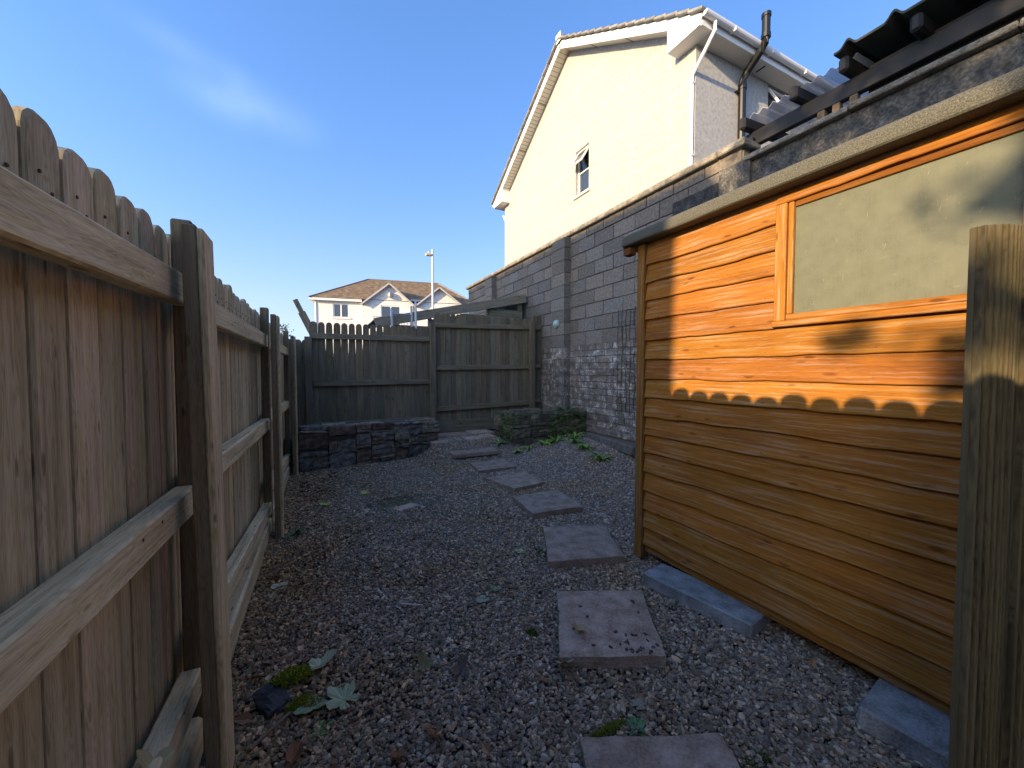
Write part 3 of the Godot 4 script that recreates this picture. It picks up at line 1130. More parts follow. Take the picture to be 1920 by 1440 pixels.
# ------------------------------------------------------------------ stone walls
func rubble_wall(root: Node3D, a: Vector2, b: Vector2, y0: float, y1: float, thick: float, tones: Array, end_return := 0.0) -> void:
	var d := (b - a)
	var len_ := d.length()
	var ang := -atan2(d.y, d.x)
	var core := MB.new()
	var back := Vector2(d.y, -d.x).normalized()   # away from the camera
	var mid := (a + b) / 2 + back * (thick / 2 + 0.03)
	core.cbox(T3(Vector3(mid.x, (y0 + y1 - 0.06) / 2, mid.y), ang), Vector3(len_ - 0.1, y1 - y0 - 0.06, thick - 0.06), 0.01)
	put(core, "core", mats.mortar, root)
	var s := -0.02
	while s < len_ - 0.02:
		var cw := minf(rng.randf_range(0.2, 0.46), len_ - s + 0.02)
		if len_ + 0.02 - s - cw < 0.12:
			cw = len_ + 0.02 - s
		var y := y0 - 0.02
		var top := y1 + rng.randf_range(-0.04, 0.02)
		while y < top - 0.015:
			var big := rng.randf() < 0.3
			var h := rng.randf_range(0.13, 0.21) if big else rng.randf_range(0.025, 0.075)
			h = minf(h, top - y)
			var n := 1 if big and cw < 0.34 else (1 if rng.randf() < 0.45 else 2)
			var cutx := rng.randf_range(0.3, 0.7)
			for q in n:
				var f0 := 0.0 if q == 0 else cutx
				var f1 := 1.0 if q == n - 1 else cutx
				var w := cw * (f1 - f0)
				var mb := MB.new()
				mb.tint = (tones[rng.randi() % tones.size()] as Color) * rng.randf_range(0.6, 1.35)
				if big and rng.randf() < 0.3:
					mb.tint = tones[2] * rng.randf_range(0.8, 1.2)
				var dep := rng.randf_range(0.14, 0.2)
				var p := a + d.normalized() * (s + cw * (f0 + f1) / 2) + back * (dep / 2 + rng.randf_range(-0.02, 0.035))
				mb.stone(T3(Vector3(p.x, y + h / 2, p.y), ang + rng.randf_range(-0.05, 0.05), rng.randf_range(-0.05, 0.05), rng.randf_range(-0.07, 0.07)), Vector3(w * rng.randf_range(0.9, 1.06), h * rng.randf_range(0.88, 1.04), dep), 0.16, 0.24 if not big else 0.2, noise, rng.randf() * 50.0, 4)
				put(mb, "stone", mats.rubble, root)
			y += h + 0.003
		s += cw
	# flat stones along the back of the top
	var s2 := 0.0
	while s2 < len_ - 0.05:
		var w := rng.randf_range(0.18, 0.34)
		w = minf(w, len_ - s2)
		var mb := MB.new()
		mb.tint = (tones[rng.randi() % tones.size()] as Color) * rng.randf_range(1.0, 1.7)
		var p := a + d.normalized() * (s2 + w / 2) + back * (thick * 0.7)
		mb.stone(T3(Vector3(p.x, y1 - 0.02 + rng.randf_range(-0.015, 0.02), p.y), ang + rng.randf_range(-0.2, 0.2)), Vector3(w, 0.07, thick * 0.7), 0.15, 0.16, noise, rng.randf() * 50.0, 4)
		put(mb, "top_stone", mats.rubble, root)
		s2 += w

func stone_walls() -> void:
	var t1 := [Color(0.4, 0.34, 0.28), Color(0.34, 0.31, 0.28), Color(0.38, 0.26, 0.19), Color(0.43, 0.36, 0.27), Color(0.25, 0.235, 0.22), Color(0.52, 0.44, 0.33)]
	var r1 := thing("low_stone_wall", "low dry stone wall of dark and rusty slates under the left part of far fence", "stone wall")
	rubble_wall(r1, Vector2(-0.16, -5.86), Vector2(1.77, -6.12), 0.0, 0.57, 0.3, t1)
	var t2 := [Color(0.3, 0.28, 0.19), Color(0.25, 0.24, 0.17), Color(0.36, 0.32, 0.23), Color(0.2, 0.19, 0.16)]
	var r2 := thing("stone_planter", "mossy stone planter wall in the corner against the block wall", "planter")
	rubble_wall(r2, Vector2(2.86, -5.62), Vector2(4.08, -5.36), 0.06, 0.68, 0.3, t2)
	rubble_wall(r2, Vector2(2.84, -6.3), Vector2(2.86, -5.62), 0.1, 0.64, 0.2, t2)
	var fill := MB.new()
	fill.cbox(T3(Vector3(3.5, 0.35, -5.95)), Vector3(1.1, 0.56, 0.5), 0.05)
	put(fill, "planting_soil", mats.soil, r2)
	# raised edging to the bed
	var e := thing("bed_edging", "low concrete edging along the bed below the block wall", "edging")
	for i in 3:
		var mb := MB.new()
		mb.tint = Color(0.6, 0.55, 0.5)
		var a := Vector3(3.93 - 0.07 * i, 0.3, -5.1 + i * 0.42)
		bar(mb, a, a + Vector3(-0.068, 0.0, 0.41), 0.06, 0.12, 0.012)
		put(mb, "edging_stone", mats.concrete, e)

# ------------------------------------------------------------------ stepping stones
func slabs() -> void:
	var S := [
		["nearest paving slab, cut off by the bottom edge of the picture", [Vector2(0.83, -1.12), Vector2(1.3, -0.9), Vector2(1.1, -0.46), Vector2(0.62, -0.68)], 0.052],
		["paving slab scattered with gravel chips and a curled leaf, beside the concrete block", [Vector2(1.26, -1.93), Vector2(1.73, -1.71), Vector2(1.42, -1.24), Vector2(0.97, -1.46)], 0.062],
		["paving slab level with the near corner post of the shed", [Vector2(1.68, -2.77), Vector2(2.17, -2.57), Vector2(1.92, -2.06), Vector2(1.4, -2.24)], 0.07],
		["square paving slab set askew, third stone beyond the concrete block", [Vector2(1.81, -3.59), Vector2(2.36, -3.58), Vector2(2.29, -3.02), Vector2(1.75, -3.06)], 0.066],
		["paving slab with a broken left corner", [Vector2(1.84, -4.38), Vector2(2.43, -4.46), Vector2(2.4, -3.9), Vector2(1.97, -3.84)], 0.06],
		["last flat paving slab before the patio step", [Vector2(1.96, -5.24), Vector2(2.51, -5.25), Vector2(2.48, -4.76), Vector2(1.9, -4.74)], 0.055],
		["paving slab forming the raised step up to the patio", [Vector2(1.8, -5.93), Vector2(2.58, -5.88), Vector2(2.5, -5.4), Vector2(1.78, -5.4)], 0.15]]
	for i in S.size():
		var mb := MB.new()
		mb.tint = grey(0.95, 1.15, 0.03)
		flag(mb, S[i][1], S[i][2], 0.06, 11.0 + i * 3.0)
		tag(put(mb, "paving_slab", mats.slab), S[i][0], "paving slab", "stepping slabs set in the gravel")

# ------------------------------------------------------------------ houses
# wall w x h in the plane (ux, uy) from o, facing n, with rectangular openings [x0, y0, x1, y1] and reveals of depth d
func holed(mb: MB, o: Vector3, ux: Vector3, n: Vector3, w: float, h: float, holes: Array, d := 0.12) -> void:
	var uy := Vector3.UP
	var xs := [0.0, w]
	var ys := [0.0, h]
	for q in holes:
		xs.append(q[0]); xs.append(q[2]); ys.append(q[1]); ys.append(q[3])
	xs.sort(); ys.sort()
	for i in xs.size() - 1:
		for j in ys.size() - 1:
			if xs[i + 1] - xs[i] < 1e-4 or ys[j + 1] - ys[j] < 1e-4:
				continue
			var cx: float = (xs[i] + xs[i + 1]) / 2
			var cy: float = (ys[j] + ys[j + 1]) / 2
			var open := false
			for q in holes:
				if cx > q[0] and cx < q[2] and cy > q[1] and cy < q[3]:
					open = true
			if not open:
				mb.face(o + ux * xs[i] + uy * ys[j], o + ux * xs[i + 1] + uy * ys[j], o + ux * xs[i + 1] + uy * ys[j + 1], o + ux * xs[i] + uy * ys[j + 1], n)
	for q in holes:
		var a: Vector3 = o + ux * q[0] + uy * q[1]
		var b: Vector3 = o + ux * q[2] + uy * q[1]
		var c: Vector3 = o + ux * q[2] + uy * q[3]
		var e: Vector3 = o + ux * q[0] + uy * q[3]
		mb.face(a, b, b - n * d, a - n * d, uy)
		mb.face(e, c, c - n * d, e - n * d, -uy)
		mb.face(a, e, e - n * d, a - n * d, ux)
		mb.face(b, c, c - n * d, b - n * d, -ux)

# a casement window filling a w x h opening; parent space: centre at the origin of T, facing +z
func window(parent: Node3D, T: Transform3D, w: float, h: float, cols: Array, transom: float, bar_ := 0.055) -> Node3D:
	var win := Node3D.new()
	win.name = "window"
	parent.add_child(win, true)
	win.transform = T
	var fr := MB.new()
	for s in [-1.0, 1.0]:
		fr.cbox(T3(Vector3(s * (w - bar_) / 2, 0, 0)), Vector3(bar_, h, 0.07), 0.006)
		fr.cbox(T3(Vector3(0, s * (h - bar_) / 2, 0)), Vector3(w - bar_ * 2, bar_, 0.07), 0.006)
	for c in cols:
		fr.cbox(T3(Vector3(c, 0, 0)), Vector3(bar_, h - bar_ * 2, 0.066), 0.006)
	if transom != 0.0:
		fr.cbox(T3(Vector3(0, transom, 0)), Vector3(w - bar_ * 2, bar_ * 0.6, 0.06), 0.005)
	put(fr, "frame", mats.upvc, win)
	var gl := MB.new()
	gl.cbox(T3(Vector3(0, 0, -0.01)), Vector3(w - bar_, h - bar_, 0.014), 0.001)
	put(gl, "pane", mats.window_glass, win)
	return win

func near_house() -> void:
	var root := thing("rendered_house", "cream rendered house with sunlit gable wall above the block wall", "house")
	var GX := 6.8
	var z0 := -5.48
	var z1 := -14.1
	var zm := (z0 + z1) / 2
	var base := 1.0
	var ev := 7.78
	var sl := 0.62
	var roof_y := func(z: float) -> float: return 10.83 - sl * absf(z - zm)
	# gable wall: lower rectangle with the window opening, triangle above
	var mb := MB.new()
	var wz0 := -8.84
	var wz1 := -9.44
	holed(mb, Vector3(GX, base, z0), Vector3(0, 0, -1), Vector3(-1, 0, 0), z0 - z1, ev - base, [[z0 - wz0, 6.3 - base, z0 - wz1, 7.56 - base]], 0.16)
	mb.ctr = Vector3(1e4, 0, 0)
	var he: float = roof_y.call(z0) - 0.12
	mb.quad(Vector3(GX, ev, z0), Vector3(GX, ev, z1), Vector3(GX, he, z1), Vector3(GX, he, z0))
	mb.tri(Vector3(GX, he, z0), Vector3(GX, he, z1), Vector3(GX, roof_y.call(zm) - 0.12, zm), Vector2.ZERO, Vector2.ZERO, Vector2.ZERO)
	# front and back walls
	holed(mb, Vector3(GX, base, z0), Vector3(1, 0, 0), Vector3(0, 0, 1), 8.6, ev - base, [[2.35, 6.75 - base, 3.25, 7.72 - base], [4.6, 3.0, 5.9, 4.2]], 0.14)
	mb.face(Vector3(GX, base, z1), Vector3(GX + 8.6, base, z1), Vector3(GX + 8.6, ev, z1), Vector3(GX, ev, z1), Vector3(0, 0, -1))
	mb.face(Vector3(GX + 8.6, base, z0), Vector3(GX + 8.6, base, z1), Vector3(GX + 8.6, ev, z1), Vector3(GX + 8.6, ev, z0), Vector3(1, 0, 0))
	put(mb, "wall", mats.render_wall, root)
	# gable window, its top light hinged open
	var w1 := window(root, T3(Vector3(GX + 0.12, 6.93, (wz0 + wz1) / 2), -PI / 2), 0.6, 1.26, [], 0.02)
	var tl := MB.new()
	var tt := Transform3D(Basis.from_euler(Vector3(-0.55, 0, 0)), Vector3(0, 0.6, 0.05)) * T3(Vector3(0, -0.27, 0))
	for s in [-1.0, 1.0]:
		tl.cbox(tt * T3(Vector3(s * 0.245, 0, 0)), Vector3(0.05, 0.56, 0.04), 0.005)
		tl.cbox(tt * T3(Vector3(0, s * 0.255, 0)), Vector3(0.44, 0.05, 0.04), 0.005)
	put(tl, "top_light", mats.upvc, w1)
	var tp := MB.new()
	tp.cbox(tt, Vector3(0.44, 0.46, 0.012), 0.001)
	put(tp, "top_pane", mats.window_glass, w1)
	part_box("sill", mats.soffit, root, Vector3(GX - 0.06, 6.24, wz1 - 0.06), Vector3(GX + 0.1, 6.299, wz0 + 0.06), 0.006, 2)
	var w2 := window(root, T3(Vector3(GX + 2.8, 7.235, z0 - 0.1)), 0.9, 0.97, [], 0.0)
	var t2 := MB.new()
	var tu := Transform3D(Basis.from_euler(Vector3(-0.5, 0, 0)), Vector3(0, 0.44, 0.06)) * T3(Vector3(0, -0.25, 0))
	for s in [-1.0, 1.0]:
		t2.cbox(tu * T3(Vector3(s * 0.38, 0, 0)), Vector3(0.06, 0.5, 0.045), 0.005)
		t2.cbox(tu * T3(Vector3(0, s * 0.22, 0)), Vector3(0.7, 0.06, 0.045), 0.005)
	put(t2, "top_light", mats.upvc, w2)
	# roof slopes
	var ov := 0.36
	var X0 := GX - 0.33
	var X1 := GX + 9.0
	var roof := MB.new()
	for s in [1.0, -1.0]:
		var ze: float = zm + s * (4.31 + ov)
		var a := Vector3(X0, roof_y.call(zm), zm)
		var b := Vector3(X1, roof_y.call(zm), zm)
		var c := Vector3(X1, roof_y.call(ze), ze)
		var d := Vector3(X0, roof_y.call(ze), ze)
		var dn := Vector3(0, -0.06, 0)
		roof.face(a, b, c, d, Vector3(0, 1, s))
		roof.face(a + dn, b + dn, c + dn, d + dn, Vector3(0, -1, -s))
	var rf := put(roof, "roof", mats.roof_tile, root)
	# verge tiles lapping down both slopes, at the gable edge
	for s in [1.0, -1.0]:
		var n := 17
		var run := 4.31 + ov + 0.05
		for i in n:
			var za: float = zm + s * run * i / n
			var zb: float = zm + s * run * (i + 1.12) / n
			var v := MB.new()
			v.tint = grey(0.85, 1.25, 0.03)
			bar(v, Vector3(X0 + 0.08, roof_y.call(za) + 0.005, za), Vector3(X0 + 0.08, roof_y.call(zb) + 0.045, zb), 0.34, 0.05, 0.008)
			put(v, "verge_tile", mats.roof_tile, rf)
	var rt := MB.new()
	bar(rt, Vector3(X0 - 0.03, roof_y.call(zm) + 0.05, zm), Vector3(X1, roof_y.call(zm) + 0.05, zm), 0.26, 0.1, 0.04)
	put(rt, "ridge", mats.roof_tile, rf)
	var fin := MB.new()
	fin.cbox(T3(Vector3(X0 - 0.05, roof_y.call(zm) + 0.03, zm)), Vector3(0.03, 0.24, 0.24), 0.02)
	put(fin, "ridge_cap", mats.upvc, rf)
	for s in [1.0, -1.0]:
		var ze: float = zm + s * (4.31 + ov)
		var top := Vector3(X0 + 0.012, roof_y.call(zm) - 0.14, zm)
		var bot := Vector3(X0 + 0.012, roof_y.call(ze) - 0.12, ze)
		var bg := MB.new()
		bar(bg, top, bot, 0.024, 0.19, 0.004)
		put(bg, "bargeboard", mats.upvc, root)
		# grooved soffit under the verge, with vents
		var so := MB.new()
		var n := 46
		var vents := [12, 25, 38]
		for i in n:
			var f0 := float(i) / n
			var f1 := (i + 0.88) / n
			var za := lerpf(zm, ze, f0)
			var zb := lerpf(zm, ze, f1)
			var zc := lerpf(zm, ze, (i + 1.0) / n)
			var y := func(zz: float) -> float: return roof_y.call(zz) - 0.2
			so.tint = Color.WHITE
			so.face(Vector3(X0 + 0.02, y.call(za), za), Vector3(GX + 0.01, y.call(za), za), Vector3(GX + 0.01, y.call(zb), zb), Vector3(X0 + 0.02, y.call(zb), zb), Vector3.DOWN)
			so.face(Vector3(X0 + 0.02, y.call(zb) + 0.014, zb), Vector3(GX + 0.01, y.call(zb) + 0.014, zb), Vector3(GX + 0.01, y.call(zc) + 0.014, zc), Vector3(X0 + 0.02, y.call(zc) + 0.014, zc), Vector3.DOWN)
			so.face(Vector3(X0 + 0.02, y.call(zb), zb), Vector3(GX + 0.01, y.call(zb), zb), Vector3(GX + 0.01, y.call(zb) + 0.014, zb), Vector3(X0 + 0.02, y.call(zb) + 0.014, zb), Vector3(0, 0, s))
			if i in vents:
				so.tint = Color(0.18, 0.16, 0.14)
				var m := (za + zb) / 2
				so.face(Vector3(X0 + 0.03, y.call(m) - 0.012, m), Vector3(GX, y.call(m) - 0.012, m), Vector3(GX, y.call(m) - 0.02, m + s * 0.035), Vector3(X0 + 0.03, y.call(m) - 0.02, m + s * 0.035), Vector3.DOWN)
		put(so, "verge_soffit", mats.soffit, root)
		# boxed end of the eaves
		var zw: float = z0 if s > 0 else z1
		var zi: float = zw - s * 0.42
		var sb := roof_y.call(ze) - 0.2 as float
		var bx := MB.new()
		var prof := PackedVector2Array([Vector2(ze - s * 0.03, sb), Vector2(zi, sb), Vector2(zi, roof_y.call(zi) - 0.2), Vector2(ze - s * 0.03, roof_y.call(ze) - 0.07)])
		var TB := Transform3D(Basis(Vector3(0, 0, 1), Vector3(0, 1, 0), Vector3(-1, 0, 0)), Vector3((X0 + GX) / 2 + 0.014, 0, 0))
		bx.prism(prof, GX - X0 + 0.02, TB)
		put(bx, "eaves_box", mats.upvc, root)
		# eaves: soffit, fascia and gutter along x
		part_box("eaves_soffit", mats.soffit, root, Vector3(GX + 0.03, sb, minf(zw, ze - s * 0.03)), Vector3(X1 - 0.4, sb + 0.015, maxf(zw, ze - s * 0.03)), 0.002, 0)
		part_box("fascia", mats.upvc, root, Vector3(X0 + 0.03, sb - 0.01, ze - s * 0.03), Vector3(X1, sb + 0.16, ze), 0.003, 0)
		var gt := MB.new()
		for i in 8:
			var a0 := PI + PI * i / 8.0
			var a1 := PI + PI * (i + 1) / 8.0
			var gy := sb + 0.17
			var gz: float = ze + s * 0.07
			var p0 := Vector3(0, gy + sin(a0) * 0.075, gz + cos(a0) * 0.065)
			var p1 := Vector3(0, gy + sin(a1) * 0.075, gz + cos(a1) * 0.065)
			gt.face(Vector3(X0, p0.y, p0.z), Vector3(X1, p0.y, p0.z), Vector3(X1, p1.y, p1.z), Vector3(X0, p1.y, p1.z), Vector3(0, (p0.y + p1.y) / 2 - gy, (p0.z + p1.z) / 2 - gz))
			gt.face(Vector3(X0, p0.y + 0.006, p0.z), Vector3(X1, p0.y + 0.006, p0.z), Vector3(X1, p1.y + 0.006, p1.z), Vector3(X0, p1.y + 0.006, p1.z), Vector3.UP)
			gt.ctr = Vector3(1e4, 0, 0)
			gt.tri(Vector3(X0, gy, gz), Vector3(X0, p0.y, p0.z), Vector3(X0, p1.y, p1.z), Vector2.ZERO, Vector2.ZERO, Vector2.ZERO)
		var gut := put(gt, "gutter", mats.upvc, root)
		for i in 7:
			part_box("bracket", mats.upvc, gut, Vector3(X0 + 0.8 + i * 1.2, sb + 0.088, ze - 0.01 if s > 0 else ze - 0.138), Vector3(X0 + 0.83 + i * 1.2, sb + 0.166, ze + 0.138 if s > 0 else ze + 0.01), 0.003)
	# soffit vents on the front eaves
	var ze2: float = zm + 4.31 + ov
	var sb2 := roof_y.call(ze2) - 0.2 as float
	for i in 4:
		part_box("soffit_vent", mats.dark_joint, root, Vector3(GX + 1.75 + i * 1.3, sb2 - 0.004, z0 + 0.08), Vector3(GX + 1.79 + i * 1.3, sb2 + 0.001, ze2 - 0.08), 0.001)
	# white downpipe, swan neck to the gable corner
	var dp := MB.new()
	dp.tube(PackedVector3Array([Vector3(X0 + 0.3, sb2 + 0.12, ze2 + 0.07), Vector3(X0 + 0.3, sb2 - 0.06, ze2 + 0.07), Vector3(GX - 0.05, sb2 - 0.6, z0 - 0.04), Vector3(GX - 0.05, base, z0 - 0.04)]), 0.037, 0.037, 8)
	var dpo := put(dp, "downpipe", mats.upvc, root)
	for y in [7.0, 5.6]:
		part_box("clip", mats.upvc, dpo, Vector3(GX - 0.095, y - 0.02, z0 - 0.085), Vector3(GX, y + 0.02, z0 + 0.005), 0.003)
	var dq := MB.new()
	dq.tube(PackedVector3Array([Vector3(GX + 0.08, 7.5, z1 - 0.3), Vector3(GX + 0.06, 7.2, z1 - 0.05), Vector3(GX + 0.06, base, z1 - 0.05)]), 0.037, 0.037, 8)
	put(dq, "downpipe", mats.upvc, root)
	# black soil pipe, cranked out round the gutter
	var px := 8.14
	var sp := MB.new()
	sp.tube(PackedVector3Array([Vector3(px, base, z0 + 0.07), Vector3(px, sb2 - 0.42, z0 + 0.07), Vector3(px, sb2 - 0.3, z0 + 0.09), Vector3(px, sb2 - 0.18, z0 + 0.17), Vector3(px - 0.02, sb2 + 0.02, ze2 + 0.09), Vector3(px - 0.02, sb2 + 0.12, ze2 + 0.17), Vector3(px - 0.02, sb2 + 0.24, ze2 + 0.19), Vector3(px - 0.02, sb2 + 0.62, ze2 + 0.19)]), 0.075, 0.075, 12)
	var spo := put(sp, "soil_pipe", mats.black_plastic, root)
	for q in [[Vector3(px, sb2 - 0.5, z0 + 0.07), Vector3(px, sb2 - 0.4, z0 + 0.07)], [Vector3(px - 0.02, sb2 + 0.2, ze2 + 0.19), Vector3(px - 0.02, sb2 + 0.28, ze2 + 0.19)], [Vector3(px - 0.02, sb2 + 0.6, ze2 + 0.19), Vector3(px - 0.02, sb2 + 0.67, ze2 + 0.19)]]:
		var cl := MB.new()
		cl.tube(PackedVector3Array(q), 0.087, 0.087, 12)
		put(cl, "collar", mats.black_plastic, spo)
	part_box("bracket", mats.black_plastic, spo, Vector3(px - 0.16, sb2 - 0.56, z0), Vector3(px - 0.06, sb2 - 0.54, z0 + 0.06), 0.003)

func far_house() -> void:
	var root := thing("pale_house", "pale rendered house with brown tiled roof and two gables beyond the far fence", "house", Vector3(0.21, 1.6, -36.0), deg_to_rad(-10.0))
	var ev := 5.5
	var mb := MB.new()
	holed(mb, Vector3(0, 0, 0), Vector3(1, 0, 0), Vector3(0, 0, 1), 3.76, ev, [[1.35, 4.08, 2.6, 5.28]], 0.1)
	mb.face(Vector3(0, 0, 0), Vector3(0, 0, -8), Vector3(0, ev, -8), Vector3(0, ev, 0), Vector3.LEFT)
	mb.face(Vector3(13.0, 0, 0), Vector3(13.0, 0, -8), Vector3(13.0, ev, -8), Vector3(13.0, ev, 0), Vector3.RIGHT)
	mb.face(Vector3(0, 0, -8), Vector3(13.0, 0, -8), Vector3(13.0, ev, -8), Vector3(0, ev, -8), Vector3.FORWARD)
	mb.face(Vector3(3.76, 0, 0), Vector3(13.0, 0, 0), Vector3(13.0, ev, 0), Vector3(3.76, ev, 0), Vector3.BACK)
	put(mb, "wall", mats.pebbledash, root)
	var bays := [[3.76, 7.72, 5.8, 7.05, [[1.35, 3.3, 2.95, 5.22]]], [8.05, 12.1, 9.95, 6.95, [[0.9, 3.4, 2.3, 5.05]]]]
	for b in bays:
		var g := MB.new()
		var w: float = b[1] - b[0]
		var gy := 5.35
		holed(g, Vector3(b[0], 0, 0.35), Vector3(1, 0, 0), Vector3.BACK, w, gy, b[4], 0.1)
		g.ctr = Vector3(0, 0, -1e4)
		g.tri(Vector3(b[0], gy, 0.35), Vector3(b[1], gy, 0.35), Vector3(b[2], b[3] - 0.1, 0.35), Vector2.ZERO, Vector2.ZERO, Vector2.ZERO)
		g.face(Vector3(b[0], 0, 0), Vector3(b[0], 0, 0.35), Vector3(b[0], gy, 0.35), Vector3(b[0], gy, 0), Vector3.LEFT)
		g.face(Vector3(b[1], 0, 0), Vector3(b[1], 0, 0.35), Vector3(b[1], gy, 0.35), Vector3(b[1], gy, 0), Vector3.RIGHT)
		var bay := put(g, "gable_wall", mats.pebbledash, root)
		var q: Array = b[4][0]
		window(bay, T3(Vector3(b[0] + (q[0] + q[2]) / 2, (q[1] + q[3]) / 2, 0.28)), q[2] - q[0], q[3] - q[1], [0.0], 0.0, 0.09)
		# gable roof
		var r := MB.new()
		var zr := -2.6
		for s in [-1.0, 1.0]:
			var foot: float = (b[0] - 0.22) if s < 0 else (b[1] + 0.22)
			var yf: float = gy - 0.15
			var A := Vector3(b[2], b[3], 0.72)
			var B := Vector3(b[2], b[3], zr)
			var C := Vector3(foot, yf, 0.1)
			var D := Vector3(foot, yf, 0.72)
			r.ctr = Vector3(b[2], 0, -1)
			r.quad(A, B, C, D, Vector2(0, 0), Vector2(1.4, 0), Vector2(1.4, 1.4), Vector2(0, 1.4))
			var bb := MB.new()
			bar(bb, A + Vector3(0, -0.05, 0.0), D + Vector3(0, -0.05, 0.0), 0.05, 0.13, 0.004)
			put(bb, "bargeboard", mats.grey_board, bay)
		put(r, "gable_roof", mats.far_roof, root)
	window(root, T3(Vector3(1.975, 4.68, -0.07)), 1.25, 1.2, [0.0], 0.0, 0.1)
	part_box("sill", mats.upvc, root, Vector3(1.25, 4.0, 0.0), Vector3(2.7, 4.079, 0.08), 0.004, 0)
	part_box("fascia", mats.upvc, root, Vector3(-0.36, 5.42, 0.3), Vector3(3.62, 5.62, 0.36), 0.01, 0)
	part_box("fascia", mats.upvc, root, Vector3(-0.36, 5.42, -8.3), Vector3(-0.3, 5.62, 0.298), 0.01, 2)
	part_box("soffit", mats.soffit, root, Vector3(-0.298, 5.44, -8.2), Vector3(3.6, 5.46, 0.298), 0.002, 0)
	part_box("downpipe", mats.upvc, root, Vector3(0.04, 0, 0.0), Vector3(0.12, 5.43, 0.07), 0.01)
	part_box("downpipe", mats.upvc, root, Vector3(3.6, 0, 0.0), Vector3(3.68, 5.43, 0.07), 0.01)
	# balcony rail in front of the glazed door
	var bal := MB.new()
	for i in 9:
		bal.cbox(T3(Vector3(4.55 + i * 0.25, 3.7, 0.75)), Vector3(0.025, 0.95, 0.025), 0.003)
	bal.cbox(T3(Vector3(5.55, 4.18, 0.75)), Vector3(2.1, 0.04, 0.04), 0.004)
	put(bal, "balcony_rail", mats.dark_paint, root)
	# hipped main roof
	var rf := MB.new()
	var e := 5.63
	var A := Vector3(-0.4, e, 0.4)
	var B := Vector3(13.4, e, 0.4)
	var C := Vector3(13.4, e, -8.4)
	var D := Vector3(-0.4, e, -8.4)
	var R0 := Vector3(3.9, 8.25, -4)
	var R1 := Vector3(10.4, 8.25, -4)
	rf.ctr = Vector3(6.5, 4, -4)
	var us := func(p: Vector3) -> Vector2: return Vector2(p.x / 2.4, p.y * 1.0 / 1.25)
	var uz := func(p: Vector3) -> Vector2: return Vector2(p.z / 2.4, p.y * 1.0 / 1.25)
	rf.quad(A, B, R1, R0, us.call(A), us.call(B), us.call(R1), us.call(R0))
	rf.quad(D, C, R1, R0, us.call(D), us.call(C), us.call(R1), us.call(R0))
	rf.tri(A, D, R0, uz.call(A), uz.call(D), uz.call(R0))
	rf.tri(B, C, R1, uz.call(B), uz.call(C), uz.call(R1))
	var ro := put(rf, "roof", mats.far_roof, root)
	for q in [[R0, R1], [A, R0], [B, R1]]:
		var rd := MB.new()
		rd.tint = Color(1.1, 1.05, 1.0)
		bar(rd, q[0], q[1], 0.2, 0.1, 0.03)
		put(rd, "ridge", mats.roof_tile, ro)
	# a dish on the first gable
	var dish := MB.new()
	dish.tube(PackedVector3Array([Vector3(5.85, 6.05, 0.5), Vector3(5.95, 6.05, 0.56)]), 0.26, 0.26, 14)
	put(dish, "satellite_dish", mats.galvanised, root)
	var arm := MB.new()
	arm.tube(PackedVector3Array([Vector3(5.85, 6.05, 0.5), Vector3(5.85, 6.0, 0.34)]), 0.03, 0.03, 6)
	put(arm, "dish_arm", mats.galvanised, root)

